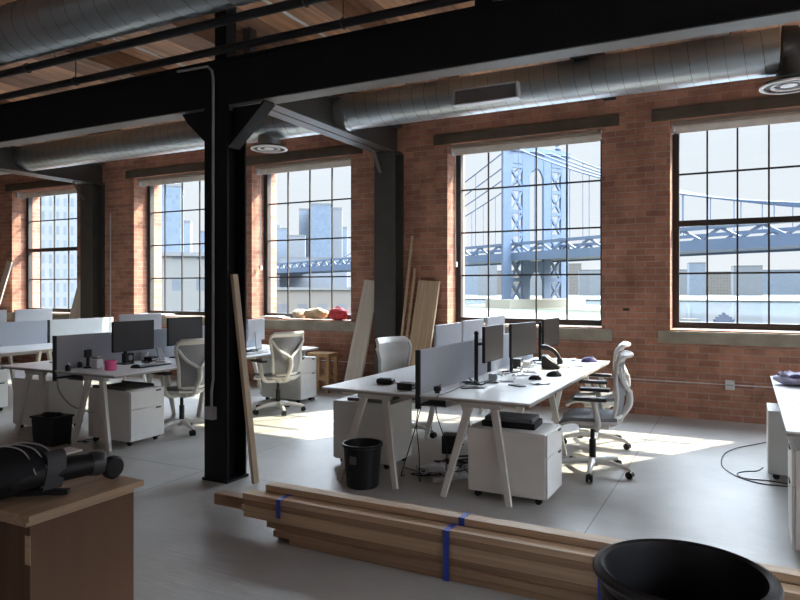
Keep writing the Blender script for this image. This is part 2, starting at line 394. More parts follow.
ROWS = [3.49, 2.96, 2.345, 1.73, 1.11]
COLS = [[-13.18,-12.73,-12.28,-11.87], [-9.56,-9.13,-8.70,-8.30], [-6.74,-6.30,-5.87], [-3.23,-2.54,-2.12], [-.41,-.08,.25,.58], [3.1,3.55,4.0]]
for i, (a, b_) in enumerate(WINS):
    n = i+1; hung = i in (0, 4)
    root = bpy.data.objects.new(f'window_{n}', None); COL.objects.link(root); root.location = ((a+b_)/2, WY, 0); structure(root)
    L = lambda x: x-(a+b_)/2
    y0, y1 = .31, .40
    f = MB(); x0, x1 = L(a), L(b_); fw = .075
    for (p, q, r, s) in ((x0, x0+fw, WZ0, WZ1), (x1-fw, x1, WZ0, WZ1)): f.box(p, q, y0, y1, r, s)
    f.box(x0+fw, x1-fw, y0, y1, WZ1-.08, WZ1); f.box(x0+fw, x1-fw, y0, y1, WZ0, WZ0+.08)
    if hung: f.box(x0+fw, x1-fw, y0-.03, y1, ROWS[2]-.035, ROWS[2]+.035)
    f.build('window_frame', FRAMEM, root)
    mu = MB()
    for z in (ROWS[1], ROWS[2], ROWS[3]):
        if hung and z == ROWS[2]: continue
        mu.box(x0+fw, x1-fw, y0+.034, y1-.032, z-.011, z+.011)
    for x in COLS[i]: mu.box(L(x)-.010, L(x)+.010, y0+.0345, y1-.0325, WZ0+.08, WZ1-.08)
    mu.build('glazing_bars', FRAMEM, root)
    MB().box(x0+fw, x1-fw, .3545, .3575, WZ0+.08, WZ1-.08).build('window_pane', GLASS, root)
    s = MB(); s.box(x0-.13, x1+.13, -.045, -.001, .89, 1.035)
    s.prism([(-.001,1.035),(.31,1.06),(.31,1.052),(-.001,.99)], x0+.002, x1-.002, 'x'); s.build('sill', STONE, root, .006)
    MB().box(x0-.21, x1+.21, -.02, -.001, 3.57, 3.715).build('lintel', LINTEL, root, .005)
    rb = MB().cyl((x0+.03, .16, 3.50), (x1-.03, .16, 3.50), .04, n=16); rb.box(x0+.05, x1-.05, .118, .124, 3.425, 3.5)
    rbo = rb.build('roller_blind', BLIND, root, smooth=True)
    MB().box(x0+.004, x0+.03, .10, .22, 3.44, 3.565).box(x1-.03, x1-.004, .10, .22, 3.44, 3.565).build('bracket', LGREY, rbo)
    if i in (2, 3):
        MB().tube([(x0+.06, .15, 3.46), (x0+.06, .15, 1.9)], .006, 6).box(x0+.04, x0+.08, .13, .17, 1.85, 1.92).build('pull_chain', LGREY, rbo)
    if i in (3, 4, 1, 2):
        MB().box(x0+.02, x1-.05, .05, .12, 3.525, 3.565).build('blind_rail', mat('rail_%d' % n, (.25,.21,.17), .5), rbo)
# opposite and right-hand windows (behind the camera): unseen, put in to light the room
k = 7
for (a, b_) in BW:
    root = bpy.data.objects.new(f'window_{k}', None); COL.objects.link(root); root.location = ((a+b_)/2, YB, 0); structure(root); h = (b_-a)/2
    f = MB()
    for q in (-h, h-.06): f.box(q, q+.06, -.3, -.22, .9, 3.9)
    for z in (.9, 2.37, 3.84): f.box(-h+.06, h-.06, -.3, -.22, z, z+.06)
    for q in (-h/2, 0, h/2): f.box(q-.015, q+.015, -.29, -.23, .96, 3.84)
    f.build('window_frame', FRAMEM, root); k += 1
for (a, b_) in ((-4.8,-2.4), (-1.4,1.0), (2.0,4.4), (5.2,7.6)):
    root = bpy.data.objects.new(f'window_{k}', None); COL.objects.link(root); root.location = (XR, (a+b_)/2, 0); structure(root); h = (b_-a)/2
    f = MB()
    for q in (-h, h-.06): f.box(.22, .3, q, q+.06, .9, 3.7)
    for z in (.9, 2.27, 3.64): f.box(.22, .3, -h+.06, h-.06, z, z+.06)
    for q in (-h/2, 0, h/2): f.box(.23, .29, q-.015, q+.015, .96, 3.64)
    f.build('window_frame', FRAMEM, root); k += 1

# ceiling joists (timber, along Y)
x = -15.7; n = 1
while x < 4.9:
    if not any(abs(x-q) < .2 for q in (-4.6,-10.92,-1.5,-7.75)):
        structure(MB().box(x-.07, x+.07, YB, WY, 4.03, ZC).build(f'trim_{n}', JOIST)); n += 1
    x += 1.55

# steel frame
col = thing('steel_column', 'black steel column standing free on the concrete floor', 'column', (-3.765, 4.165, 0))
c = MB(); c.box(-.12, .12, -.115, -.095, 0.02, 3.02); c.box(-.12, .12, .095, .115, 0.02, 3.02); c.box(-.012, .012, -.095, .095, 0.02, 3.02)
c.build('shaft', STEEL, col)
MB().box(-.13, .13, -.13, .13, 0, .02).build('base_plate', STEEL, col)
g = MB(); g.prism([(.105,2.69),(.105,3.0),(.47,3.0),(.42,2.96)], -.035, -.015, 'y'); g.bar((.10, -.025, 2.68), (.47, -.025, 3.0), .13, .02, up=(0,0,1)); g.build('knee_brace', STEEL, col)
g = MB(); g.prism([(-.105,2.72),(-.105,3.0),(-.42,3.0),(-.36,2.92),(-.16,2.74)], -.06, .04, 'y'); g.build('gusset', STEEL, col)
MB().box(-.06, .06, -.06, .06, 3.39, 4.25).build('stub_post', STEEL, col)
tb = MB().tube([(-.03, -.13, .60), (-.03, -.13, .72), (-.012, -.13, .82), (-.012, -.13, 3.22), (-.026, -.13, 3.29), (-.07, -.13, 3.33), (-.4, -.13, 3.34)], .011, 8)
cd = tb.build('conduit', GREYP, col, smooth=True)
MB().box(-.075, .015, -.165, -.117, .50, .60).build('junction_box', GREYP, cd, .004)
gb = thing('steel_beam', 'long black steel girder carried by the free-standing column', 'beam', (-5, 4.14, 3.01))
b = MB(); b.box(-10.9, 9.9, -.085, .085, 0, .022); b.box(-10.9, 9.9, -.085, .085, .35, .372); b.box(-10.9, 9.9, -.075, -.05, .022, .35)
b.build('girder', STEEL, gb)
MB().box(-10.9, 9.9, -.07, .085, -.003, -.0005).build('soffit_plate', mat('grey_soffit', (.20,.195,.185), .5), gb)  # underside plate set to a lighter grey than the girder
def cross_beam(x, lab, y0=5.4):
    r = thing('cross_beam', lab, 'beam', (x, 0, 3.5))
    b = MB(); b.box(-.17, -.012, y0, WY, 0, .02); b.box(.012, .17, y0, WY, 0, .02); b.box(-.17, .17, y0, WY, .38, .40)
    b.box(-.09, -.07, y0, WY, .02, .38); b.box(.07, .09, y0, WY, .02, .38); b.box(-.05, .05, y0, y0+.1, .4, .75); b.build('twin_channel', GSTEEL, r)
    return r
cross_beam(-4.60, 'grey steel crossbeam running from behind the black column to the wall')
cross_beam(-10.92, 'grey steel crossbeam between the two farthest windows')
r = thing('cross_beam', 'narrow dark crossbeam above the girder, in front of the long wall grille', 'beam', (-1.5, 0, 3.9))
MB().box(-.07, .07, 3.0, WY, .0, .35).box(-.06, .06, 4.06, 4.2, -.515, 0).build('channel', STEEL, r)
for x, lab in ((-4.57, 'grey steel wall column between the boards leaning on the brick'), (-10.92, 'grey steel wall column beside the farthest window')):
    r = thing('wall_column', lab, 'column', (x, WY, 0))
    c = MB(); c.box(-.17, .17, -.27, -.25, 0, 3.49); c.box(-.17, .17, -.021, -.001, 0, 3.49); c.box(-.012, .012, -.25, -.021, 0, 3.49)
    c.box(-.17, -.15, -.25, -.021, 0, 3.49)
    c.build('shaft', GSTEEL, r)
    MB().bar((-.06, -.275, 3.2), (-.06, -.5, 3.49), .05, .02).build('knee_brace', GSTEEL, r)

# ducts and pipes
def duct(name, lab, y, z, rad, x0, x1, seams=.155, sway=.06):
    r = thing(name, lab, 'duct', (0, y, z))
    MB().tube([(x0+(x1-x0)*i/40, 0, 0) for i in range(41)], rad, 40).build('duct_pipe', DUCT, r, smooth=True)
    s = MB(); x = x0+.08
    L = seams
    turns = int((x1-x0)/L); pts = []
    for i in range(turns*20+1):
        t = 2*PI*i/20
        pts.append((x0+L*i/20, math.cos(t)*(rad+.001), math.sin(t)*(rad+.001)))
    s.tube(pts, .0032, 4); s.build('spiral_seam', mat('dark_seam', (.22,.22,.21), .5, .6), r)
    return r
d1 = duct('air_duct', 'spiral steel duct along the brick wall above the windows', 7.1, 3.745, .215, -15.9, .28)
MB().lathe([(.22,0),(.225,.02),(.225,.06),(.22,.08)], 40, M=Matrix.Translation((-4.42,0,0)) @ Matrix.Rotation(PI/2, 4, 'Y')).build('collar', DUCT, d1, smooth=True)
gr = MB(); gr.box(-2.87, -2.13, -.30, -.19, -.18, -.165); gr.box(-2.87, -2.13, -.30, -.19, -.02, -.005)
gr.box(-2.87, -2.85, -.30, -.19, -.165, -.02); gr.box(-2.15, -2.13, -.30, -.19, -.165, -.02)
go = gr.build('supply_grille', LGREY, d1)
MB().box(-2.85, -2.15, -.205, -.19, -.165, -.02).build('backing', BLACK, go)
sl_ = MB()
for i in range(34): sl_.box(-2.845+.0207*i, -2.838+.0207*i, -.29, -.2, -.165, -.02)
sl_.build('louvre', GREYP, go)
for x, lab in ((-5.66, 'white round ceiling diffuser under the duct by the black column'), (.36, 'white round ceiling diffuser at the end of the wall duct')):
    r = thing('ceiling_diffuser', lab, 'air vent', (x, 7.1, 3.4))
    if x < 0: MB().lathe([(.15,.045),(.15,.175)], 28).build('neck', DUCT, r, smooth=True)
    else:
        MB().tube([(-.06,0,.345),(-.02,0,.345),(.02,0,.31),(.03,0,.25),(.03,0,.09)], [.225,.225,.19,.15,.13], 28).build('neck', GSTEEL, r, smooth=True)
    MB().lathe([(.21,.004),(.225,0),(.245,.006),(.245,.02),(.21,.016)], 40, cap0=False, cap1=False).build('outer_ring', WHITED, r, smooth=True)
    MB().lathe([(.125,.012),(.15,.006),(.155,.014),(.13,.026)], 36, cap0=False, cap1=False).build('middle_ring', WHITED, r, smooth=True)
    MB().lathe([(.07,.014),(.07,.02),(.03,.04)], 28).build('centre_cone', WHITED, r, smooth=True); MB().lathe([(.215,.03),(.215,.045)], 32).build('throat', GSTEEL, r, smooth=True)
duct('air_duct', 'large spiral steel duct hung nearest overhead', 3.32, 3.6, .21, -12.5, 4.6, .15)
for y, z, lab, in ((3.42, 3.345, 'black sprinkler pipe directly under the nearest duct'), (3.86, 3.36, 'black sprinkler pipe beside the top of the steel girder')):
    r = thing('sprinkler_pipe', lab, 'pipe', (0, y, z))
    MB().tube([(-13, 0, 0), (4.8, 0, 0)], .03, 14).build('pipe', BLACK, r, smooth=True)
    for x in (-8.9, -6.6, -5.2, -2.44, -.6, 1.4):
        if y > 3.6: MB().cyl((x, 0, .03), (x, 0, 4.25-z), .005, n=6).build('hanger_rod', GSTEEL, r)
        else: MB().tube([(x,0,.03),(x,.24,.09),(x,.24,4.25-z)], .005, 6).build('hanger_rod', GSTEEL, r)
        MB().tube([(x, .036*math.cos(t*PI/6), .036*math.sin(t*PI/6)) for t in range(12)], .005, 6, True).build('hanger_ring', GSTEEL, r)
r = MB().tube([(-3.62, 4.45, 3.99), (-3.60, 8.5, 3.99)], .014, 8).build('ceiling_conduit', mat('pale_conduit', (.55,.53,.5), .4), smooth=True)
tag(r, 'thin pale conduit clipped under the ceiling planks beyond the girder', 'conduit')
r = MB().tube([(-5.47, 4.45, 3.99), (-5.45, 8.5, 3.99)], .014, 8).build('ceiling_conduit', bpy.data.materials['pale_conduit'], smooth=True)
tag(r, 'thin pale conduit under the ceiling planks between nearest duct and girder', 'conduit')
r = MB().tube([(-10.58, 8.585, .02), (-10.58, 8.585, 2.95)], .011, 8).build('wall_pipe', LGREY, smooth=True)
tag(r, 'thin upright pale pipe on the brick beside the far wall column', 'pipe')
r = thing('wall_conduit', 'thin pale metal conduit run low along the brick wall', 'conduit', (0, WY, .43))
MB().tube([(-7.2, -.016, 0), (4.9, -.016, 0)], .007, 8).build('pipe', LGREY, r, smooth=True)
MB().box(-.205, -.105, -.05, -.001, -.055, .055).build('outlet_box', LGREY, r, .004)
MB().box(-.195, -.115, -.055, -.05, -.008, .008).build('outlet_slot', GREYP, r)
r = MB().box(-1.34,-1.27,WY-.03,WY-.001,1.27,1.3).build('wall_anchor', BLACK); tag(r, 'small black iron anchor plate on the brick between windows', 'anchor')

# ------------------------------------------------------------------ desks
def aframe(root, x, y, half=.255, top=.10, h=.695, splay=0):
    a = MB()
    a.box(x-top-.05, x+top+.05, y-.025, y+.025, h-.035, h)
    fr = a.build('trestle_head', LEGW, root, .004)
    for s in (-1, 1):
        l = MB(); l.bar((x+s*top, y, h-.03), (x+s*half, y+splay, 0), .058, .04, .042, .03, up=(0,1,0)); l.build('leg', LEGW, fr, .003)
def desk(lab, x0, x1, y0, y1, panels, dx=0, sp0=-.10):
    cx = (x0+x1)/2; r = thing('bench_desk', lab, 'desk', (cx, y0, 0)); hw = (x1-x0)/2; L = y1-y0; hl = L/2
    for s in (-1, 1):
        for j in (0, 1):
            a, b = sorted((s*.02, s*hw)); t = MB().box(a, b, j*hl+.002*j, (j+1)*hl-.002*(1-j), .718, .73).build('desktop', LAMIN, r, .002)
            MB().box(a+.004, b-.004, j*hl+.006, (j+1)*hl-.006, .700, .718).build('edge_band', EDGE, t)
    u = MB()
    for s in (-1, 1): u.box(s*.44-.03, s*.44+.03, .12, L-.12, .665, .70)
    u.build('support_beam', LEGW, r)
    MB().box(-.13, .13, .25, L-.25, .60, .605).box(-.13,-.125,.25,L-.25,.605,.655).box(.125,.13,.25,L-.25,.605,.655).build('cable_tray', GREYP, r)
    for s in (-1, 1):
        for y, sp_ in ((.06, sp0), (hl, 0), (L-.06, .06)): aframe(r, s*.455+dx, y, splay=sp_)
    for (a, b, m) in panels:
        p = MB().box(-.016, .016, a+.02, b-.004, .66, 1.07).build('divider_panel', m, r, .004)
        MB().box(-.019, .019, a, a+.02, .62, 1.072).build('edge_post', FELTD, p)
        MB().box(-.018, .018, a, b, .64, .66).build('rail', FELTD, p)
    return r
T1 = desk('white bench desk in the middle of the room with A-frame legs', -3.12, -1.35, 4.6, 7.73, [(.0, 1.52, FELT), (1.6, 3.1, FELT)], .045, -.13)
T2 = desk('white bench desk behind the black column with a grey divider', -7.0, -5.25, 4.3, 7.67, [(.0, 1.62, FELT), (1.70, 3.2, FELT)], .085, -.05)
T3 = desk('white bench desk at the far windows with grey and pale dividers', -10.12, -8.37, 4.45, 7.6, [(.0, 1.93, FELT), (1.95, 3.1, PANELW)])
T4 = desk('white bench desk by the right window with a cloth bundle on it', .21, 1.98, 4.4, 7.1, [(.0, 1.3, FELT), (1.38, 2.6, FELT)])

# ------------------------------------------------------------------ drawer pedestals
def pedestal(lab, x0, x1, y0, y1, face, h=.56, drawers=(.34,.66)):
    r = thing('drawer_pedestal', lab, 'drawer unit', ((x0+x1)/2, (y0+y1)/2, 0), 0)
    w = (x1-x0)/2; d = (y1-y0)/2
    MB().box(-w, w, -d, d, .05, h).build('cabinet_body', WHITEP, r, .004)
    hh = h-.06; z = h-.008
    for i, fr in enumerate((.36, .64)):
        z1 = z; z0 = z-hh*fr+.006; z = z0-.006
        if face == '+x': q = (w+.001, w+.016, -d+.004, d-.004); hq = (w+.016, w+.022, d-.11, d-.05)
        else: q = (-w-.016, -w-.001, -d+.004, d-.004); hq = (-w-.022, -w-.016, -.05, .05)
        dr = MB().box(*q, z0, z1).build('drawer', WHITEP, r, .002)
        MB().box(*hq, z1-.022, z1-.008).build('drawer_pull', BLACK, dr)
    for sx in (-1, 1):
        for sy in (-1, 1): MB().cyl((sx*(w-.06), sy*(d-.05)-.012, .025), (sx*(w-.06), sy*(d-.05)+.012, .025), .025, n=14).build('caster', BLACK, r)
    return r
pedestal('white drawer pedestal under the middle desk with dark boxes on top', -1.83, -1.25, 4.63, 5.05, '+x', .515)
pedestal('white drawer pedestal behind the black bin at the middle desk', -3.22, -2.66, 4.95, 5.36, '-x')
pedestal('white drawer pedestal under the near end of the desk left of the column', -5.90, -5.30, 4.52, 4.94, '+x', .54)
pedestal('shaded drawer pedestal behind the square bin', -7.18, -6.58, 4.56, 4.98, '-x')
pedestal('white drawer pedestal by the brick wall beside the wooden stool', -5.92, -5.28, 7.27, 7.64, '+x', .60)
pedestal('white drawer pedestal under the farthest bench desk', -8.86, -8.28, 4.78, 5.18, '+x')
pedestal('white drawer pedestal half under the right desk against its left edge', .165, .74, 6.14, 6.56, '+x')
pedestal('grey drawer pedestal at the near corner of the right desk', .255, .83, 4.42, 4.83, '-x', .62)

# ------------------------------------------------------------------ chairs
def back_pt(s, t):
    w = [(0,.165),(.15,.19),(.35,.2),(.55,.205),(.8,.235),(.93,.225),(1,.20)]
    for (a, p), (b, q) in zip(w, w[1:]):
        if s <= b: hw = p+(q-p)*(s-a)/(b-a); break
    y = hw*t
    x = -.225-.035*s-.02*math.sin(PI*min(s*1.7,1))-(.05*((s-.88)/.12)**2 if s > .88 else 0)+.055*t*t
    return Vector((x, y, .49+.51*s))
def make_chair(lab):
    r = thing('office_chair', lab, 'chair')
    b = MB(); b.cyl((0,0,.06), (0,0,.13), .045, .038, 18)
    for k in range(5):
        a = 2*PI*k/5+.3; c_, s_ = math.cos(a), math.sin(a)
        b.tube([(.03*c_,.03*s_,.10), (.17*c_,.17*s_,.098), (.30*c_,.30*s_,.075), (.315*c_,.315*s_,.062)], [.03,.024,.018,.014], 8)
    b.build('star_base', CHW, r, smooth=True)
    for k in range(5):
        a = 2*PI*k/5+.3; p = Vector((.315*math.cos(a), .315*math.sin(a), .03)); t = Vector((-math.sin(a), math.cos(a), 0))
        m = MB(); m.cyl(p-t*.026, p-t*.006, .03, n=14); m.cyl(p+t*.006, p+t*.026, .03, n=14); m.cyl(p-t*.006, p+t*.006, .012, n=8); m.cyl(p+Vector((0,0,.005)), p+Vector((0,0,.04)), .008, n=8)
        m.build('caster', BLACK, r, smooth=True)
    MB().cyl((0,0,.13), (0,0,.28), .028, n=16).cyl((0,0,.28), (0,0,.40), .018, n=12).build('gas_lift', BLACK, r, smooth=True)
    m = MB(); m.box(-.14, .11, -.075, .075, .375, .43); m.build('mechanism', CHW, r, .015)
    MB().box(-.02, .05, -.20, -.19, .37, .40).cyl((.01,-.19,.39), (.01,-.075,.39), .008, n=8).build('tilt_lever', BLACK, r)
    def seat(u, v):
        x = -.20+.46*u; y = (v-.5)*(.46-.06*(2*u-1)**2)
        z = .468+.02*(2*v-1)**2-.045*max(0,(u-.75)/.25)**2+.012*(1-u)
        return (x, y, z)
    MB().grid(seat, 12, 10, .03).build('seat', CHSEAT, r, smooth=True)
    sf = MB(); sf.tube([Vector(seat(u, v))-Vector((0,0,.036)) for u, v in [(i/10, 0.02) for i in range(11)]+[(1, j/8) for j in range(1, 8)]+[(i/10, .98) for i in range(10, -1, -1)]+[(0, j/8) for j in range(7, 0, -1)]], .013, 8, True)
    for s in (-1, 1): sf.bar((-.12, s*.06, .42), (.1, s*.19, .44), .06, .025)
    sf.build('seat_frame', CHW, r, smooth=True)
    for s in (-1, 1):
        a = MB(); a.tube(spline([(-.05, s*.07, .405), (-.05, s*.20, .41), (-.06, s*.265, .47), (-.04, s*.272, .58), (-.02, s*.27, .64)], 5), .024, 10)
        ao = a.build('arm_post', CHW, r, smooth=True)
        p = MB(); p.box(-.13, .13, s*.27-.045, s*.27+.045, .64, .672); p.build('arm_pad', PADG, ao, .014, seg=3)
    MB().grid(lambda u, v: back_pt(.03+.94*u, (2*v-1)*.95), 18, 10, .008).build('back_mesh', CHMESH, r, smooth=True)
    fr = MB(); ss = [i/16 for i in range(17)]
    loop = [back_pt(s, -1) for s in ss]+[back_pt(1, t/4) for t in range(-3, 4)]+[back_pt(s, 1) for s in reversed(ss)]+[back_pt(0, t/4) for t in range(3, -4, -1)]
    fr.tube(loop, .019, 8, True)
    fr.grid(lambda u, v: back_pt(.9+.1*u, (2*v-1)*.98)+Vector((-.004,0,0)), 4, 10, .018)
    fro = fr.build('back_frame', CHW, r, smooth=True)
    sp_ = MB(); off = Vector((-.022,0,0))
    for s in (-1, 1): sp_.tube(spline([back_pt(.82, s*.97)+off, back_pt(.6, s*.66)+off, back_pt(.46, s*.2)+off*1.3, back_pt(.40, 0)+off*1.5], 4), .017, 8)
    sp_.tube(spline([back_pt(.42, 0)+off*1.5, back_pt(.2, 0)+off*2.0, Vector((-.235,0,.50)), Vector((-.20,0,.44)), Vector((-.12,0,.405))], 5), .028, 10)
    sp_.build('back_spine', CHW, r, smooth=True)
    return r
ch = make_chair('white office chair with grey seat at the near right side of the middle desk')
ch.location = (-1.14, 5.72, 0); ch.rotation_euler = (0, 0, PI+.13)
dup(ch, (-1.31, 6.74, 0), PI+.10, 'white office chair behind the nearer one, close to the brick wall')
dup(ch, (-5.20, 6.70, 0), PI-.35, 'white office chair seen from behind next to the leaning plank')
dup(ch, (-5.43, 5.32, 0), PI-.10, 'white office chair partly hidden by the black column')
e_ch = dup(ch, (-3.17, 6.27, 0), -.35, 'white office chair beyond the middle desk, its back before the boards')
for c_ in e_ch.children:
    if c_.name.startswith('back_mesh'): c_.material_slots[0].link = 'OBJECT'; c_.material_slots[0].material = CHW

# ------------------------------------------------------------------ monitors
def monitor(lab, cx, cy, yaw, w=.53, h=.32, z0=.92, silver=False, arm=True, face=1, base_z=.73, name='monitor', offs=0, scr=None):
    """face +1: screen looks to local +X"""
    r = thing(name, lab, 'monitor', (cx, cy, base_z), yaw); z = z0-base_z
    MB().box(-.018, .008, -w/2, w/2, z, z+h).build('casing', SILVER if silver else BLACK, r, .006)
    MB().box(.008, .0095, -w/2+.008, w/2-.008, z+.012, z+h-.008).build('screen', scr or SCREEN, r)
    if arm:
        px_ = -.085 if offs else -.13; a = MB(); a.cyl((px_, offs, .012), (px_, offs, z+h*.8), .017, n=14); a.cyl((px_, offs, z+h*.5), (-.018, 0, z+h*.5), .014, n=10); a.ball((px_, offs, z+h*.8), .021)
        ao = a.build('monitor_arm', BLACK, r, smooth=True)
        MB().box(px_-.07, px_+.07, offs-.06, offs+.06, 0, .012).build('arm_base', BLACK, ao, .004)
        MB().box(-.03, -.018, -.05, .05, z+h*.5-.05, z+h*.5+.05).build('mount_plate', BLACK, ao)
    else:
        s_ = MB(); s_.bar((-.06, 0, .01), (-.03, 0, z+h*.4), .12, .012, .09, .012, up=(1,0,0)); so_ = s_.build('stand', SILVER, r)
        MB().box(-.14, .03, -.12, .12, 0, .008).build('stand_foot', SILVER, so_, .003)
    return r
monitor('dark monitor on black pole arm nearest the front of the middle desk', -1.95, 5.535, 0, .49, .31, .915, offs=-.20)
monitor('dark monitor second along the middle desk, turned slightly forward', -1.90, 6.25, -.17, .53, .32, .895)
monitor('dark monitor farthest along the middle desk near the window', -1.93, 7.40, -.08, .52, .31, .90)
monitor('silver monitor back behind the grey divider, nearest of three', -2.52, 5.85, PI, .62, .36, .85, True, False)
monitor('silver monitor back behind the grey divider, middle of three', -2.52, 6.50, PI, .60, .36, .86, True, False)
monitor('silver monitor back farthest behind the middle desk divider', -2.52, 7.2, PI, .60, .36, .87, True, False)
monitor('black monitor beside the pink mug', -5.80, 5.0, 0, .54, .32, .88, scr=SCREEN_SHADED)
monitor('black monitor half hidden by the column', -5.80, 5.74, 0, .54, .32, .89, scr=SCREEN_SHADED)
monitor('white-backed monitor behind the black one and the pink mug', -6.45, 5.66, PI, .62, .37, .87, True, False)
monitor('small silver display at the far end of the desk beyond the column', -5.75, 6.93, PI, .34, .28, .86, True, False)
monitor('white-backed monitor at the photo\'s left edge above the far divider', -9.62, 5.70, PI, .6, .37, .86, True, False)
monitor('white-backed monitor over the far grey divider before the first window', -9.62, 6.42, PI, .6, .37, .86, True, False)

# ------------------------------------------------------------------ desk clutter
Z = .73
def solo(o, lab, cat, group=None): return tag(o, lab, cat, group)
def cable(name, lab, pts, rad=.004, m=CABLE, n=6): return tag(MB().tube(spline(pts, n), rad, 6).build(name, m, smooth=True), lab, 'cable')
def keyboard(lab, x, y, rz, m=LGREY, w=.42, d=.13, group=None):
    r = thing('keyboard', lab, 'keyboard', (x, y, Z), rz, group); MB().box(-d/2, d/2, -w/2, w/2, 0, .012).build('keyboard_case', m, r, .004)
    k = MB()
    for i in range(5):
        for j in range(15): k.box(-d/2+.009+i*.023, -d/2+.028+i*.023, -w/2+.01+j*.0268, -w/2+.033+j*.0268, .012, .017)
    k.build('keys', GREYP if m is BLACK else WHITEP, r); return r
def mouse(lab, x, y, rz, s=1.0, m=BLACK):
    r = thing('computer_mouse', lab, 'mouse', (x, y, Z), rz); MB().ball((0,0,0), .06*s, 1, .62, .65, 18, 12, 0).build('shell', m, r, smooth=True)
    MB().cyl((.03*s, -.006*s, .032*s), (.03*s, .006*s, .032*s), .008*s, n=10).build('scroll_wheel', GREYP, r); return r
def phone(lab, x, y, rz, w=.075, l=.15, m=BLACK): 
    r = thing('smartphone', lab, 'phone', (x, y, Z), rz); MB().box(-l/2, l/2, -w/2, w/2, 0, .009).build('body', m, r, .003); MB().box(-l/2+.006, l/2-.006, -w/2+.005, w/2-.005, .009, .0098).build('screen', SCREEN, r); return r
phone('flat black phone lying by the monitor pole', -1.987, 5.112, .6, .09, .19)
keyboard('pale keyboard in front of the nearest dark monitor', -1.896, 5.767, .25)
phone('black phone face up beside the pale keyboard', -1.693, 5.390, -.5, .07, .15)
mouse('small black mouse beside the nearest keyboard', -1.671, 5.847, .5, 1.0)
mouse('large rounded black mouse out on the middle desk', -1.580, 6.161, .9, 1.35)
keyboard('pale keyboard under the second dark monitor', -1.859, 6.437, .12)
phone('black phone lying near the far chairs', -1.576, 6.959, .9, .08, .2)
keyboard('pale keyboard at the wall end of the middle desk', -1.70, 7.05, 0)
mouse('dark violet mouse near the desk corner by the wall', -1.534, 7.506, .3, 1.5, PURPLE)
# desk telephone / headset hoop
r = thing('desk_phone', 'black desk phone with curved handset standing tilted on the desk', 'phone', (-1.765, 6.763, Z), .2)
MB().prism([(-.09,0),(.09,0),(.09,.02),(-.05,.13),(-.09,.13)], -.10, .10, 'y').build('phone_base', BLACK, r, .006)
MB().tube(spline([(.095,-.07,.05),(.075,-.07,.13),(.01,-.07,.20),(-.09,-.07,.215)], 5), [.03]*4+[.02]*8+[.03]*4, 10).build('handset', BLACK, r, smooth=True)
MB().prism([(.086,.026),(.09,.024),(-.04,.13),(-.044,.128)], -.03, .08, 'y').build('keypad', GREYP, r)
def dock(lab, x, y, rz, w, d, h, m, name='docking_station', cat='dock'):
    r = thing(name, lab, cat, (x, y, Z), rz); MB().box(-w/2, w/2, -d/2, d/2, 0, h).build('case', m, r, .005)
    MB().box(w/2, w/2+.002, -d/2+.01, d/2-.01, h*.3, h*.6).build('port_strip', GREYP if m is BLACK else BLACK, r); return r
dock('black docking station tangled in white wires under the monitors', -2.074, 6.603, .1, .10, .14, .10, BLACK)
dock('pale charger box between the monitors', -2.02, 6.75, .2, .08, .12, .06, LGREY)
dock('grey adapter brick near the black pole arm', -1.98, 5.60, .3, .07, .14, .07, GREYP, 'power_adapter', 'adapter')
dock('black box on the left half of the middle desk beside the divider', -2.43, 4.80, .08, .13, .10, .055, BLACK, 'power_adapter', 'adapter')
r = thing('earphone_case', 'rounded black case lying on the left half of the middle desk', 'case', (-2.72, 4.98, Z), .1)
MB().box(-.075,.075,-.045,.045,.002,.05).build('lower_shell', BLACK, r, .018, seg=4)
r = thing('desk_clamp', 'small dark clamp with lever beside the divider post', 'clamp', (-2.13, 4.74, Z), 0)
MB().lathe([(.02,0),(.02,.012),(.03,.02),(.03,.05),(.012,.055)], 18).build('body', BLACK, r, smooth=True); MB().bar((0,0,.05),(.04,0,.075),.012,.01).build('lever', GREYP, r)
rd = random.Random(3)
def scribble(name, lab, cx, cy, z, R, n, rad, m=CABLE, lift=.02, sy=1.0):
    pts = [(cx+rd.uniform(-R,R), cy+rd.uniform(-R,R)*sy, z+rad+rd.uniform(0,lift)) for _ in range(n)]
    return tag(MB().tube(spline(pts, 7), rad, 6).build(name, m, smooth=True), lab, 'cable')
scribble('cable', 'loose black cable behind the nearest dark monitor', -2.05, 5.25, Z, .12, 9, .004)
scribble('cable', 'tangle of white wires beneath the second dark monitor', -1.94, 6.30, Z, .12, 14, .005, LGREY, .06)
scribble('cable', 'grey wires spread below the monitor pair', -1.93, 5.92, Z, .10, 10, .004, GREYP, .05)
scribble('cable', 'silver cable coiled beside the rounded black case', -2.56, 4.92, Z, .07, 8, .006, LGREY, .03)
scribble('cable', 'dark wires at the wall end of the middle desk', -1.95, 7.0, Z, .15, 10, .004, CABLE, .04)
cable('cable', 'black cable looping over the desk front beneath the pole arm', [(-2.0,5.3,.735),(-2.02,5.1,.76),(-2.05,4.85,.74),(-2.05,4.66,.738),(-2.06,4.585,.73),(-2.06,4.57,.6),(-2.0,4.62,.35),(-2.1,4.85,.1),(-2.15,5.2,.008)])
cable('cable', 'black cable hanging straight from the divider post to the floor', [(-2.22,4.585,.64),(-2.23,4.575,.5),(-2.21,4.58,.25),(-2.25,4.66,.05),(-2.4,5.0,.006),(-2.6,5.1,.006)])
cable('cable', 'second hanging cable left of the divider post', [(-2.3,4.8,.60),(-2.31,4.72,.45),(-2.4,4.74,.2),(-2.48,4.8,.03),(-2.5,4.9,.006)])
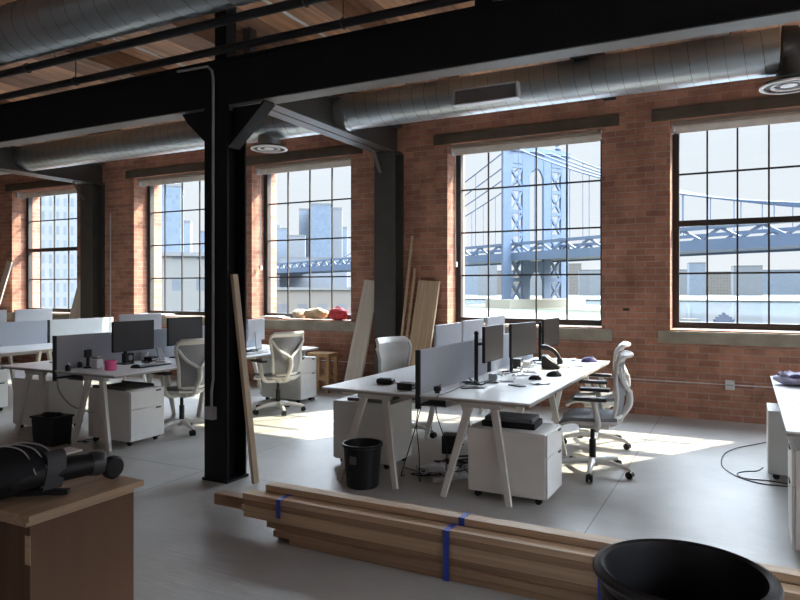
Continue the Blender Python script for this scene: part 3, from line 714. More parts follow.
for lab, cx, cy, R, n, q in (('thick knot of black cables on the floor below the divider', -2.15, 5.25, .30, 26, .006), ('loose floor cable loops beneath the pole arm', -2.05, 5.65, .3, 20, .005), ('grey cable loops on the floor behind the white pedestal', -1.95, 5.45, .22, 16, .006), ('floor cables trailing toward the black bin', -2.35, 5.0, .16, 12, .005)):
    scribble('cable', lab, cx, cy, 0.0, R, n, q, GREYP if lab.startswith('grey') else CABLE, .035)
r = thing('power_strip', 'white power strip lying among the floor cables', 'power strip', (-2.12, 4.95, 0), .9)
MB().box(-.16,.16,-.025,.025,0,.035).build('strip_body', LGREY, r, .006)
for i in range(4): MB().box(-.13+i*.07,-.09+i*.07,-.012,.012,.035,.037).build('socket', GREYP, r)
r = thing('power_brick', 'black power unit standing on the floor under the middle desk', 'adapter', (-2.475, 5.797, 0), .3)
MB().box(-.07,.07,-.09,.09,0,.17).build('case', BLACK, r, .01); MB().tube([(0,.09,.1),(0,.15,.08),(.02,.2,.006),(.1,.3,.006)], .006, 6).build('lead', CABLE, r)
# boxes on the pedestal
for i, (z, w_, d_, h_, m, lab) in enumerate(((.515,.40,.26,.045,BLACKM,'lower dark box of the pair on the white pedestal'), (.56,.36,.24,.03,mat('grey_notebook',(.11,.11,.125),.5),'grey flat case on the dark box on the pedestal'))):
    r = thing('storage_box' if i == 0 else 'laptop_case', lab, 'box' if i == 0 else 'case', (-1.56, 4.85, z), .05)
    MB().box(-w_/2,w_/2,-d_/2,d_/2,0,h_).build('shell', m, r, .004); MB().box(-w_/2-.001,w_/2+.001,-d_/2-.001,d_/2+.001,h_*.55,h_*.6).build('seam', BLACK, r)
r = solo(MB().box(-3.12,-2.75,5.0,5.3,.56,.585).build('laptop', mat('slate_lid',(.17,.17,.19),.4), None, .005), 'slate grey laptop on the pedestal behind the black bin', 'laptop')
for (x, y, rz, w_, l_, lab) in [(-1.964,5.586,0.4,0.16,0.24,'curled white sheet nearest the pole arm'),(-1.893,6.120,0.9,0.2,0.27,'white sheet between the keyboards and the dock'),(-1.840,7.578,0.2,0.2,0.28,'white sheet by the desk phone'),(-1.554,5.593,0.5,0.1,0.16,'small white slip out by the desk edge')]:
    o = MB().grid(lambda u, v: ((u-.5)*l_, (v-.5)*w_, .004+.012*math.sin(u*5+v*3)**2), 6, 5, .002).build('paper_sheet', WHITEP, smooth=True); o.location = (x, y, Z); o.rotation_euler = (0, 0, rz); tag(o, lab, 'paper', 'papers on the middle desk')
scribble('cable', 'white cable knot around the black docking station', -2.053, 6.811, Z, .13, 16, .006, WHITEP, .05)
scribble('cable', 'black wires looping round the foot of the pole arm', -2.004, 5.294, Z, .16, 14, .004, CABLE, .05)
o = MB().box(-.25,.22,-.18,.18,0,.012).box(-.25,.22,-.18,-.17,.012,.03).box(-.25,.22,.17,.18,.012,.03).build('folder_tray', mat('dark_tray', (.07,.06,.05), .6)); o.location = (-5.62, 4.73, .54)
tag(o, 'dark brown tray lying on the pedestal left of the column', 'tray')
r = thing('plastic_bag', 'crumpled clear bag among the cables under the middle desk', 'bag', (-2.278, 5.061, 0), .4)
MB().ball((0,0,.035), .13, 1.4, .7, .4, 16, 9, -.85, .22, random.Random(8)).build('bag_body', LGREY, r, smooth=True, ang=.5)
# second desk clutter
r = thing('mug', 'bright pink mug on the desk left of the column', 'mug', (-5.632, 4.570, Z), 2.2)
MB().lathe([(.05,0),(.056,.006),(.056,.095),(.051,.095),(.05,.012)], 28, cap1=True).build('cup', PINK, r, smooth=True); MB().tube(spline([(.054,0,.078),(.085,0,.073),(.088,0,.04),(.054,0,.025)],5), .007, 8).build('handle', PINK, r, smooth=True)
r = thing('jar', 'small glossy silver jar left of the pink mug', 'jar', (-5.859, 4.592, Z), 0)
MB().box(-.045,.045,-.04,.04,0,.10).build('body', SILVER, r, .01); MB().box(-.04,.04,-.035,.035,.10,.125).build('lid', GREYP, r, .006)
r = thing('phone_stand', 'upright black phone stand left of the pink mug', 'stand', (-5.978, 4.578, Z), .2)
MB().lathe([(.045,0),(.045,.012),(.01,.02)], 20).build('foot', BLACK, r, smooth=True); MB().bar((0,0,.015),(0,0,.13),.03,.02).build('stem', BLACK, r, .004); MB().box(-.012,.012,-.045,.045,.11,.19).build('cradle', BLACK, r, .006)
for x, y, lab, hh in ((-5.937, 4.321, 'tiny black bottle nearest the divider corner on the left desk', .08), (-6.089, 4.569, 'tiny dark bottle between the divider and phone stand', .075)):
    r = thing('bottle', lab, 'bottle', (x, y, Z)); MB().lathe([(.025,0),(.025,hh*.6),(.012,hh*.8)], 16).build('body', BLACK, r, smooth=True); MB().lathe([(.013,hh*.8),(.013,hh)], 12).build('cap', LGREY, r)
r = thing('speaker', 'black speaker below the black monitor by the mug', 'speaker', (-5.988, 5.084, Z), 0); MB().box(-.04,.04,-.05,.05,0,.11).build('cabinet', BLACK, r, .006); MB().lathe([(.03,0),(.03,.003)],18,M=Matrix.Translation((.04,0,.06))@Matrix.Rotation(PI/2,4,'Y')).build('cone', GREYP, r)
keyboard('black keyboard on the desk left of the column', -5.534, 5.005, 0, BLACK)
mouse('black mouse beside the pink mug', -5.541, 4.804, .3)
dock('black charging block on the desk by the half hidden chair', -5.923, 5.343, .2, .1, .12, .05, BLACK)
r = thing('cup', 'white cup among cables under the column-side monitors', 'cup', (-6.066, 5.385, Z)); MB().lathe([(.03,0),(.04,.09),(.036,.09),(.028,.01)], 24).build('cup_body', WHITEP, r, smooth=True)
r = thing('gadget_stand', 'grey folded gadget on a white stand beside the column', 'stand', (-5.734, 5.327, Z), .4); MB().box(-.06,.06,-.05,.05,0,.02).build('foot', WHITEP, r, .005); MB().bar((0,0,.02),(-.05,.03,.16),.07,.012).build('panel', GREYP, r, .004)
keyboard('pale keyboard before the half hidden chair', -5.42, 5.75, .1)
scribble('cable', 'dark wires under the black monitor by the mug', -5.72, 5.12, Z, .09, 9, .004, CABLE, .04)
scribble('cable', 'grey wires under the half hidden monitor', -5.70, 5.65, Z, .1, 9, .004, GREYP, .05)
scribble('cable', 'dark wires at the far end of the desk beyond the column', -5.6, 6.6, Z, .2, 12, .004, CABLE, .04)
keyboard('pale keyboard beside the chair at the leaning plank', -5.45, 6.55, 0)
cable('cable', 'grey cable sagging beneath the desk left of the column', [(-6.1,4.32,.64),(-6.08,4.34,.5),(-5.95,4.42,.35),(-5.75,4.6,.3),(-5.7,4.9,.45)], .008, GREYP)
scribble('cable', 'black cables on the floor behind the square bin', -5.85, 4.75-.3, 0, .12, 10, .005, CABLE, .04)
r = thing('laptop', 'closed black laptop stack on the farthest desk', 'laptop', (-9.488, 6.047, Z), .2); MB().box(-.14,.14,-.2,.2,0,.02).build('base', BLACK, r, .004); MB().prism([(-.14,.02),(.14,.02),(.11,.06),(-.10,.06)], -.19, .17, 'y').build('sleeve', BLACKM, r, .006)
r = thing('desk_stand', 'small silver stand on the farthest desk', 'stand', (-9.592, 6.506, Z), 0); MB().box(-.07,.07,-.06,.06,0,.015).build('foot', LGREY, r, .004); MB().bar((0,0,.015),(-.03,0,.14),.05,.015).build('arm', BLACK, r)
phone('black phone on the farthest desk', -9.665, 6.362, .4)
keyboard('pale keyboard on the left half of the far desk', -6.7, 4.9, 0)
# right desk clutter
r = thing('cloth_bundle', 'crumpled blue and white cloth bundle on the right desk', 'cloth', (.42, 6.55, Z), .2)
rr = random.Random(5)
MB().ball((0,0,.045), .2, 1.0, .8, .28, 20, 10, -.9, .10, rr).build('folded_cloth', LAVEN, r, smooth=True, ang=1.2)
for i in range(6):
    a = i*1.05; MB().tube(spline([(.16*math.cos(a+q*.5), .13*math.sin(a+q*.5), .065+.03*math.sin(q*2+i)) for q in range(5)], 5), .016, 8).build('fold', PURPLE if i % 2 else LAVEN, r, smooth=True)
r = thing('pen', 'violet marker pen lying on the right desk', 'pen', (.42, 5.42, Z+.009), .15); MB().cyl((-.08,0,0),(.05,0,0),.009,n=12).build('barrel', PURPLE, r, smooth=True); MB().cyl((.05,0,0),(.085,0,0),.0085,.006,n=12).build('cap', BLACK, r, smooth=True)
cable('cable', 'black cord curling out on the floor from the right desk', [(0.379,6.017,.005),(0.243,5.976,.005),(0.071,5.992,.005),(-0.073,6.139,.005),(-0.178,6.431,.005),(-0.173,6.864,.005),(-0.085,7.168,.005),(0.061,7.404,.005),(0.270,7.730,.005)], .0045)
cable('cable', 'second black cord looped beside the right pedestal', [(0.354,6.049,.005),(0.178,6.093,.005),(0.000,6.080,.005),(-0.059,6.196,.005),(0.000,6.311,.005),(0.090,6.375,.005),(0.138,6.523,.005)], .0045)
# sill things
r = thing('paper_bag', 'crumpled kraft paper bag on the window sill, fuller of two', 'bag', (-6.02, 8.72, 1.06), .2); MB().ball((0,0,.085), .2, 1.0, .55, .45, 18, 9, -.95, .13, random.Random(2)).build('bag_body', PAPER, r, smooth=True, ang=.5)
r = thing('paper_bag', 'smaller kraft paper bag beside the red bag on the sill', 'bag', (-6.34, 8.74, 1.06), 1); MB().ball((0,0,.075), .15, .9, .6, .5, 16, 9, -.95, .13, random.Random(4)).build('bag_body', mat('pale_paper',(.6,.5,.36),.8,0,.2,12,.5,20), r, smooth=True, ang=.5)
r = thing('red_bag', 'crumpled red bag on the window sill', 'bag', (-5.60, 8.72, 1.06), 0); MB().ball((0,0,.085), .17, 1.0, .6, .6, 16, 9, -.9, .14, random.Random(9)).build('bag_body', REDB, r, smooth=True, ang=.6); MB().tube(spline([(-.08,0,.15),(-.03,.02,.2),(.04,0,.18)],5), .01, 6).build('bag_handle', REDB, r, smooth=True)
r = solo(MB().box(-7.1,-6.62,8.65,8.85,1.062,1.075).box(-7.05,-6.7,8.66,8.84,1.075,1.09).build('paper_sheets', WHITEP), 'white papers stacked on the sill left of the kraft bags', 'papers')
r = solo(MB().box(-9.9,-9.2,8.62,8.85,1.062,1.08).build('paper_sheets', WHITEP), 'flat white boards on the sill of the second window', 'papers')

# ------------------------------------------------------------------ bins, stool, leaning boards
r = thing('waste_bin', 'round black waste bin at the front of the middle desk', 'bin', (-2.66, 4.49, 0))
MB().lathe([(.115,0),(.125,.01),(.15,.315),(.16,.32),(.16,.34),(.146,.34),(.118,.02)], 36).build('bucket', BLACK, r, smooth=True)
MB().box(-.028,.028,-.149,-.143,.2,.26).build('sticker', mat('dark_sticker',(.09,.095,.10),.5), r)
r = thing('waste_bin', 'square black waste bin under the desk left of the column', 'bin', (-6.12, 4.28, 0), .1)
b = MB()
for (z, w_) in ((0,.15),):
    b.prism([(-.13,0),(.13,0),(.16,.265),(-.16,.265)], -.11, .11, 'y')
b.build('bucket', BLACK, r, .01); MB().box(-.17,.17,-.12,.12,.265,.285).build('rim', BLACK, r, .006); MB().ball((0,0,.283), .14, 1, .7, .2, 12, 6, 0, .2, random.Random(1)).build('liner_bag', BLACKM, r, smooth=True)
r = thing('wooden_stool', 'small honey wood stool against the brick by the far pedestal', 'stool', (-5.62, 8.33, 0), .0)
MB().box(-.19,.19,-.14,.14,.53,.585).build('seat', STOOLW, r, .006)
for sx in (-1,1):
    for sy in (-1,1): MB().box(sx*.16-.022,sx*.16+.022,sy*.11-.022,sy*.11+.022,0,.53).build('leg', STOOLW, r)
MB().box(-.14,.14,-.13,-.10,.18,.235).box(-.14,.14,.10,.13,.18,.235).build('stretcher', STOOLW, r); MB().box(-.02,.02,-.127,-.103,.235,.53).build('mid_post', STOOLW, r)
r = thing('plug_adapter', 'dark plug strip hanging on the brick by the stool', 'adapter', (-5.22, WY-.05, .19), 0); MB().box(-.05,.05,-.02,.045,0,.33).build('body', BLACKM, r, .01); MB().tube([(0,.0,0),(.01,-.01,-.1),(.02,-.02,-.185)], .006, 6).build('lead', LGREY, r)

def leaning(name, lab, cat, base, top, w, t, m, axis, frame=False):
    """board from base centre to top centre; axis = width direction"""
    p0, p1 = Vector(base), Vector(top); d = (p1-p0); L = d.length; d.normalize(); a = Vector(axis); a = (a-d*a.dot(d)).normalized(); n = d.cross(a)
    M = Matrix((( a.x, n.x, d.x, p0.x), (a.y, n.y, d.y, p0.y), (a.z, n.z, d.z, p0.z), (0,0,0,1)))
    if not frame:
        o = MB().box(-w/2, w/2, -t/2, t/2, 0, L).build(name, m, None, .003); o.matrix_world = M; return tag(o, lab, cat)
    r = thing(name, lab, cat); r.matrix_world = M
    MB().box(-w/2, w/2, -t/2, t/2, 0, L).build('panel', m, r, .003)
    return r, w, t, L
def lift(base, top, t):   # raise so the low edge of a tilted board meets the floor
    return base
leaning('wooden_plank', 'tall thin plank leaning against the black column', 'plank', (-3.425, 4.13, .012), (-3.628, 4.11, 1.66), .03, .062, PINEV, (1,0,0))
r, w_, t_, L_ = leaning('door_panel', 'pale panelled board leaning on brick left of the wall column', 'board', (-5.06, 8.18, .006), (-4.90, 8.56, 1.66), .27, .03, WBOARD, (1,0,0), True)
b = MB()
for s in (-1,1):
    b.box(s*w_/2-.035 if s>0 else -w_/2, w_/2 if s>0 else -w_/2+.035, t_/2, t_/2+.008, 0, L_)
b.box(-w_/2+.035, w_/2-.035, t_/2, t_/2+.008, L_-.24, L_); b.build('raised_border', WBOARD, r)
leaning('wooden_board', 'wide tan board leaning on brick right of the wall column', 'board', (-4.06, 8.20, .008), (-3.97, 8.56, 1.65), .33, .045, PINEV, (1,0,0))
leaning('wooden_strip', 'tall narrow strip leaning in the shadow beside the wall column', 'plank', (-4.36, 8.26, .006), (-4.24, 8.56, 2.3), .035, .02, PINEV, (1,0,0))
leaning('wooden_strip', 'short narrow strip next to the tall one by the wall column', 'plank', (-4.30, 8.28, .006), (-4.20, 8.565, 1.83), .035, .02, PINEV, (1,0,0))
leaning('wooden_board', 'pale board leaning beside the farthest window', 'board', (-11.49, 8.22, .006), (-11.28, 8.565, 1.69), .31, .03, WBOARD, (1,0,0))
leaning('wooden_plank', 'narrow tall board leaning left of the farthest window', 'plank', (-13.95, 8.15, .006), (-13.60, 8.56, 2.1), .17, .03, WBOARD, (1,0,0))

# ------------------------------------------------------------------ lumber stack
X1 = 2.4
def board(lab, x0, y0, z0, w, h, m, x1=X1, skew=0.0):
    o = MB().box(0, x1-x0, 0, w, 0, h-.0015).build('pine_board', m, None, .002); o.location = (x0, y0, z0); o.rotation_euler = (0, 0, skew); return tag(o, lab, 'board')
H = .038
names = ['top', 'second', 'third', 'fourth', 'fifth', 'sixth', 'bottom']
starts = [-2.80,-2.79,-2.81,-2.80,-2.62,-2.55,-2.44]
for k in range(7):
    z = .266-H*(k+1)
    board(f'{names[k]} board in the front column of the strapped lumber stack', starts[k], 3.25+(.012 if k in (4,) else 0)-(.012 if k == 5 else 0)+(.01 if k == 3 else 0), z, .092, H, PINE if k in (0,2,3) else PINED, X1+.1*(k % 3))
st2 = [-2.70,-2.70,-2.72,-2.72,-3.13,-2.66,-2.6,-2.6]
nm2 = ['top','second','third','fourth','fifth','sixth','seventh','bottom']
for k in range(8):
    if k == 3: continue
    z = .304-H*(k+1)
    lab = 'board sticking out farthest left from the lumber stack' if k == 4 else f'{nm2[k]} board in the rear column of the strapped lumber stack'
    board(lab, st2[k], 3.352, z, .085, H*2 if k == 4 else H, PINE if k in (0,3,5) else PINED, X1+.07*(k % 4))
def strap(lab, x, y0, y1, z0, z1, w=.03):
    b = MB(); t = .0015; g_ = .0008
    b.box(x,x+w,y0-g_-t,y0-g_,z0,z1+g_+t); b.box(x,x+w,y1+g_,y1+g_+t,z0,z1+g_+t); b.box(x,x+w,y0-g_,y1+g_,z1+g_,z1+g_+t)
    return tag(b.build('strap', STRAP), lab, 'strap')
strap('blue strap near the left end of the lumber', -2.52, 3.232, 3.344, .155, .267)
strap('blue strap across the middle of the lumber front column', -1.42, 3.232, 3.344, .002, .267, .035)
strap('blue strap over the rear lumber column at mid length', -1.38, 3.350, 3.439, .20, .304, .035)
strap('blue strap beside the ribbed barrel', -.62, 3.232, 3.344, .002, .267, .03)

# ------------------------------------------------------------------ big ribbed barrel
r = thing('ribbed_barrel', 'large ribbed black barrel in the near right corner', 'barrel', (-.155, 2.045, 0))
K = .925
prof = [(.19*K,0),(.20*K,.01)]
for i in range(24):
    z = .02+i*.0285; R0 = (.205+.037*i/24)*K
    prof += [(R0,z),(R0+.006,z+.007),(R0+.006,z+.018),(R0,z+.0255)]
prof += [(.243*K,.715),(.255*K,.722),(.258*K,.735),(.254*K,.75),(.243*K,.755),(.232*K,.748),(.228*K,.73),(.19*K,.02)]
MB().lathe(prof, 64).build('drum', mat('barrel_rubber',(.012,.013,.016),.42,0,.2,15), r, smooth=True)
rm = MB(); N_ = 160
rm.tube([(.255*K*math.cos(2*PI*i/N_), .255*K*math.sin(2*PI*i/N_), .738) for i in range(N_)], [.0125 if i % 2 else .0105 for i in range(N_)], 8, True); rm.build('rim_hoop', mat('rim_rubber',(.03,.033,.04),.38), r, smooth=True)

# ------------------------------------------------------------------ plywood crate with tool bag
r = thing('plywood_crate', 'brown plywood crate with pale board top in the near left corner', 'crate', (-3.06, 1.98, 0))
MB().box(-.45,.43,-.24,.288,0.0,.565).build('crate_side', PLY, r, .003)
MB().box(-.47,.44,-.265,.28,.565,.592).build('lid_under', PLYT, r, .003)
MB().box(-.50,.475,-.275,.31,.592,.62).build('lid_board', PLYT, r, .003)
MB().box(.40,.434,-.2425,-.2405,.40,.52).build('chipped_edge', PINE, r)
t = thing('tool_bag', 'black tool bag with cylinder and end wheel on the crate', 'bag', (-2.93, 1.985, .62), -.03)
def bagf(u, v):
    a = 2*PI*v; y = -.34+.36*u; k = (1-(2*u-1)**6)**.5 if 0 < u < 1 else 0
    return (.02+.15*math.cos(a)*(.9+.1*math.cos(2*a))*max(k,.05), y, .115+.113*math.sin(a)*max(k,.05))
MB().grid(bagf, 12, 24).build('bag_body', BLACKM, t, smooth=True)
MB().tube([(.10,-.22,.10),(.13,.0,.095),(.16,.19,.09)], [.065,.055,.05], 22).build('cylinder', BLACK, t, smooth=True)
MB().tube([(.155,.15,.092),(.16,.17,.09),(.163,.2,.09),(.165,.21,.088)], [.055,.058,.058,.05], 22).build('collar', mat('charcoal_collar',(.05,.05,.055),.35), t, smooth=True)
wl = MB(); wl.lathe([(.0,-.02),(.045,-.022),(.055,-.012),(.055,.012),(.045,.022),(.0,.02)], 28, M=Matrix.Translation((.185,.255,.056)) @ Matrix.Rotation(PI/2,4,'Y')); wl.build('end_wheel', BLACK, t, smooth=True)
MB().bar((.165,.21,.085),(.185,.255,.056),.05,.02).build('wheel_fork', BLACK, t)
MB().grid(lambda u,v: (.13+.055*math.sin(u*2.4)+.0*v, -.06+.09*v-.03*u, .19-.165*u*u), 8, 5, .006).build('grey_flap', mat('charcoal_flap',(.06,.062,.07),.6), t, smooth=True)
MB().box(.03,.13,.02,.13,.155,.163).build('white_label', WHITEP, t)
MB().bar((.06,-.14,.02),(.235,-.01,.016),.045,.022).build('side_foot', BLACK, t, .006)
for i in range(3): MB().tube(spline([(-.02+.03*i,-.3+.05*i,.215),(.04,-.2+.04*i,.235),(.11,-.14+.05*i,.205),(.18,-.13+.06*i,.11)],5), .0035, 6).build('strap', GREYP, t, smooth=True)

# ------------------------------------------------------------------ outside
GZ = -11.0
WATER = mat('river_water', (.05,.065,.08), .12, 0, .15, .05, .3, 1.2)
structure(MB().box(-2500, 2500, 12, 4500, GZ-1, GZ).build('river', WATER))
structure(MB().box(-1500, -35, 14, 330, GZ, GZ+.6).build('quay_ground', mat('quay_paving', (.09,.09,.085), .9)))
structure(MB().box(-2500, 2500, 660, 1800, GZ, GZ+1.5).build('far_shore', mat('far_shore_green', (.055,.062,.052), .9, 0, .3, .02)))
def ray(px, d):     # point at camera depth d in the direction of photo column px
    u = (px-CXP)/F; return Vector((d*(-math.sin(TH)+u*math.cos(TH)), d*(math.cos(TH)+u*math.sin(TH)), 0))
structure(MB().box(-170, -40, 130, 470, GZ, GZ+.8).build('river_park', mat('park_lawn', (.085,.09,.065), .9, 0, .35, .03)))
# bridge
BL = (.075,.105,.16)
BRM = mat('blue_bridge_paint', BL, .6, 0, .06, .05); BRD = mat('bridge_roadway', (.06,.07,.09), .7)
fw_ = Vector((-math.sin(TH), math.cos(TH), 0)); rt_ = Vector((math.cos(TH), math.sin(TH), 0))
D0 = 400.0; P0 = fw_*D0+rt_*(.2045*D0)
along = (rt_*(-.515)+fw_*.857).normalized()      # away, to the left
across = (rt_*.857+fw_*.515).normalized()
br = thing('suspension_bridge', 'blue suspension bridge with lattice tower across the river', 'bridge', (P0.x, P0.y, GZ), math.atan2(across.y, across.x))
# local frame: +X across, +Y along (away-left)
yy = Vector((-across.y, across.x, 0)); SG = 1 if yy.dot(along) > 0 else -1
TOPZ = 98.0; DK0, DK1 = 28.5, 39.0
W_ = 26.0
tw = MB()
for a, b in ((-W_,-19.8), (-11.2,-5.6), (5.6,11.2), (19.8,W_)):
    tw.box(a, b, -.9, .9, 0, TOPZ-4)
for s in (-1, 1):
    x0, x1 = sorted((s*11.2, s*19.8))
    z = 4.0
    while z < TOPZ-12:
        h = 13.4
        tw.box(x0, x1, -.8, .8, z-1.1, z+1.1)
        for y in (-.6,):
            tw.bar((x0, y+.6, z+1), (x1, y+.6, z+h-1), 1.5, 1.3, up=(0,1,0)); tw.bar((x1, y+.6, z+1), (x0, y+.6, z+h-1), 1.5, 1.3, up=(0,1,0))
        z += h
    tw.box(x0, x1, -.8, .8, TOPZ-12, TOPZ-4)
tw.box(-W_-1, W_+1, -1.6, 1.6, TOPZ-5, TOPZ-1.5)
def arch(zs, ztop, R=5.6, n=14):
    pts = [(R*math.cos(PI*i/n), zs+R*1.5*math.sin(PI*i/n)) for i in range(n+1)]
    return pts + [(-R, ztop), (R, ztop)]
tw.prism(arch(76, TOPZ-4), -.7, .7, 'y'); tw.prism(arch(14, DK0), -.7, .7, 'y')
tw.build('tower', BRM, br)
for x in (-18, 0, 18):
    MB().lathe([(1.6,0),(2.2,1.5),(1.4,3),(1.9,4.5),(.5,7)], 12, (x,0,TOPZ-1.5)).build('finial', BRM, br)
MB().box(-W_-4, W_+4, -11, 11, -1, 6).build('pier', STONE, br)
dk = MB(); y0, y1 = -330*SG, 520*SG
lo, hi = min(y0, y1), max(y0, y1)
for x in (-19, 19):
    dk.box(x-1, x+1, lo, hi, DK0, DK0+4.6); dk.box(x-.9, x+.9, lo, hi, DK1-1.6, DK1)
dk.build('stiffening_girder', BRM, br)
MB().box(-18, 18, lo, hi, DK0+1.0, DK0+3.0).build('roadway', BRD, br)
tr = MB(); y = lo; i = 0
while y < hi-9:
    for x in (-19, 19):
        tr.bar((x, y, DK0+4.4 if i % 2 else DK1-1.2), (x, y+9, DK1-1.2 if i % 2 else DK0+4.4), 1.1, 1.1)
    y += 9; i += 1
tr.build('truss_web', BRM, br)
def cz(t):      # cable height; t>0 main span (towards the near right), t<0 side span
    if t >= 0: return 40.5+(TOPZ-2-40.5)*(1-min(t,330)/224.0)**2
    return TOPZ-2-(TOPZ-2-40)*min(-t,221)/221.0-6*math.sin(PI*min(-t,221)/221)
for x in (-19, -6, 6, 19):
    MB().tube([(x, -t*SG, cz(t)) for t in range(-221, 331, 12)], .45, 6).build('main_cable', BRM, br)
for x in (-19, 19):
    for k in range(-15, 24):
        t = k*13.5+6
        z = cz(t)
        if z-DK1 > 1.5: MB().bar((x, -t*SG, DK1-.5), (x, -t*SG, z), .34, .34).build('suspender', BRM, br)
# buildings
def building(lab, px0, px1, d, ytop, m, depth=20, cat='building', steps=(), name='building', rot=None):
    a, b = ray(px0, d), ray(px1, d); c = (a+b)/2; wd = (b-a).length; h = CH+(HZ-ytop)*d/F-GZ
    r = thing(name, lab, cat, (c.x, c.y, GZ), TH-.8*math.atan(((px0+px1)/2-CXP)/F) if rot is None else rot)
    MB().box(-wd/2, wd/2, 0, depth, 0, h).build('walls', m, r)
    MB().box(-wd/2-.3, wd/2+.3, -.3, depth+.3, h, h+max(h*.02,.5)).build('roof', mat('roof_grey', (.12,.12,.12), .8), r)
    for (f0, f1, eh) in steps:
        MB().box(-wd/2+wd*f0, -wd/2+wd*f1, depth*.2, depth*.8, h*1.02, h+eh*d/F).build('rooftop_block', m, r)
    return r
FA = facade_mat('facade_pale_grid', (.15,.155,.16), (.085,.10,.115), 2.1, 3.3, .62)
FB = facade_mat('facade_grey_ribbon', (.12,.117,.11), (.065,.075,.085), 4.2, 4.0, 1.2)
FC = facade_mat('facade_blue_glass', (.115,.14,.175), (.09,.115,.15), 3.0, 3.6, .4, .3)
FD = facade_mat('facade_beige_brick', (.12,.105,.09), (.07,.07,.075), 5.0, 5.0, 1.3)
FE = facade_mat('facade_hazy_tower', (.12,.14,.17), (.10,.12,.145), 4.0, 4.0, 1.0)
FF = facade_mat('facade_sand_tower', (.12,.125,.135), (.10,.11,.12), 4.0, 4.0, 1.3)
building('large pale gridded building filling the farthest window', -60, 90, 150, 150, FA, 40)
building('grey building with ribbon windows low in the second window', 118, 232, 85, 256, FB, 30, steps=((.1,.5,6),))
building('stepped blue glass tower in the second window', 150, 180, 420, 186, FC, 40, 'skyscraper', ((.4,.8,14),), 'skyscraper')
building('slim pale tower right of the stepped glass tower', 181, 190, 520, 222, FE, 30, 'skyscraper', (), 'skyscraper')
building('low beige riverside building in the third window', 236, 372, 120, 290, FD, 30)
building('tallest blue tower in the third window', 310, 331, 900, 205, FC, 50, 'skyscraper', ((.1,.9,3),), 'skyscraper')
building('square shouldered tower left of the tallest blue one', 299, 311, 950, 210, FE, 50, 'skyscraper', (), 'skyscraper')
building('pale broad tower right of the tallest blue one', 330, 342, 960, 209, FF, 50, 'skyscraper', (), 'skyscraper')
building('blocky tower at the left of the third window skyline', 272, 288, 880, 229, FE, 50, 'skyscraper', ((.2,.5,5),), 'skyscraper')
building('wide midrise between the skyline towers', 286, 305, 820, 236, FF, 40, 'building')
building('low midrise at the foot of the skyline towers', 280, 345, 760, 258, FF, 40, 'building')
building('sloping pale tower right end of the skyline', 341, 347, 1060, 228, FE, 50, 'skyscraper', (), 'skyscraper')
building('blue tower seen right of the second window', 200, 208, 700, 232, FC, 40, 'skyscraper', (), 'skyscraper')
rb_ = random.Random(11)
adj = ['pale', 'sand', 'grey', 'bluish', 'long', 'squat', 'stepped', 'narrow', 'broad', 'plain']
px = 440; k = 0
spots = [(436,463,266,FF,'left of the bridge tower, at the window edge'), (461,479,258,FE,'left of the bridge tower, highest there'), (478,497,264,FF,'just left of the bridge tower'), (495,531,271,FD,'behind the left tower leg'),
         (530,557,268,FF,'seen through the tower arch'), (556,581,264,FD,'right of the bridge tower'), (580,625,270,FF,'below the deck where the middle window ends'),
         (650,691,270,FF,'far across the river where the wide window begins'), (690,705,263,FE,'far across the river, under the first truss bay'), (704,736,272,FD,'far across the river behind the ferry'),
         (735,761,266,FF,'far across the river, right of the ferry'), (760,830,270,FE,'far across the river, farthest right of all')]
for i_, (a, b, yt, m, where) in enumerate(spots):
    building(f'low shore building {where}', a, b, 960+110*(i_ % 2), yt, m, 45, 'building')
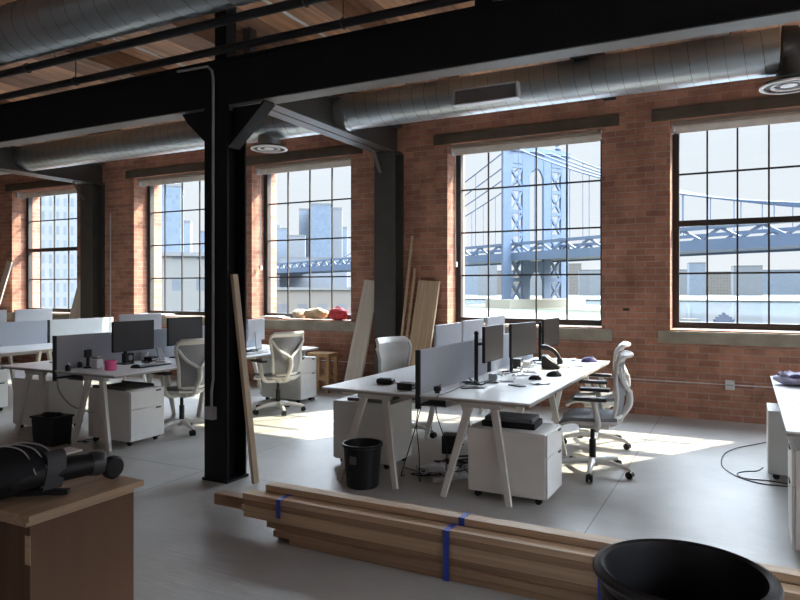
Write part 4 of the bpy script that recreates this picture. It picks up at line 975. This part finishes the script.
# ferry and dock
p = ray(724, 238)
r = thing('ferry_boat', 'grey ferry crossing the river in the right window', 'boat', (p.x, p.y, GZ), TH)
HULL = mat('ferry_hull', (.05,.06,.085), .6)
MB().prism([(-3.2,0),(2.8,0),(3.4,1.4),(-3.4,1.4)], -1.2, 1.2, 'y').build('hull', HULL, r); MB().box(-2.6,2.4,-1,1,1.4,2.3).build('cabin', HULL, r); MB().box(-1.6,1.4,-.8,.8,2.3,3.0).build('upper_deck', HULL, r); MB().box(-.5,.4,-.5,.5,3.0,3.7).build('wheelhouse', HULL, r); MB().cyl((0,0,3.7),(0,0,4.8),.07,n=8).build('mast', HULL, r)
p = ray(690, 258)
r = thing('pile_dock', 'low dock with two mooring poles left of the ferry', 'dock', (p.x, p.y, GZ), TH)
MB().box(-3,3.2,-2,2,0,.6).build('platform', mat('dock_timber',(.14,.12,.10),.9), r)
for x in (-1.6, .1): MB().cyl((x,-1,.6),(x,-1,4.6),.12,n=8).build('mooring_pole', mat('pole_timber',(.10,.10,.11),.8), r)

# ------------------------------------------------------------------ groups of repeats
GROUPS = {'office_chair': 'white office chairs at the bench desks', 'bench_desk': 'white bench desks', 'drawer_pedestal': 'white drawer pedestals under the desks', 'monitor': 'monitors on the bench desks',
  'keyboard': 'keyboards on the desks', 'computer_mouse': 'mice on the desks', 'smartphone': 'phones on the middle desk', 'cable': 'loose cables', 'pine_board': 'boards of the strapped lumber stack', 'strap': 'blue lumber straps',
  'cross_beam': 'steel crossbeams', 'wall_column': 'steel wall columns', 'air_duct': 'spiral air ducts', 'ceiling_diffuser': 'round ceiling diffusers', 'sprinkler_pipe': 'black sprinkler pipes', 'waste_bin': 'black waste bins',
  'paper_bag': 'paper bags on the window sill', 'wooden_strip': 'narrow strips by the wall column', 'building': 'buildings beyond the windows', 'skyscraper': 'towers of the skyline', 'bottle': 'tiny bottles by the divider',
  'wooden_board': 'boards leaning on the brick wall', 'wooden_plank': 'planks leaning upright', 'power_adapter': 'adapter bricks on the middle desk', 'docking_station': 'docks on the desks', 'ceiling_conduit': 'thin ceiling conduits', 'paper_sheets': 'papers on the window sills'}
for o in COL.objects:
    if o.parent is None and 'label' in o and o.name.split('.')[0] in GROUPS: o['group'] = GROUPS[o.name.split('.')[0]]
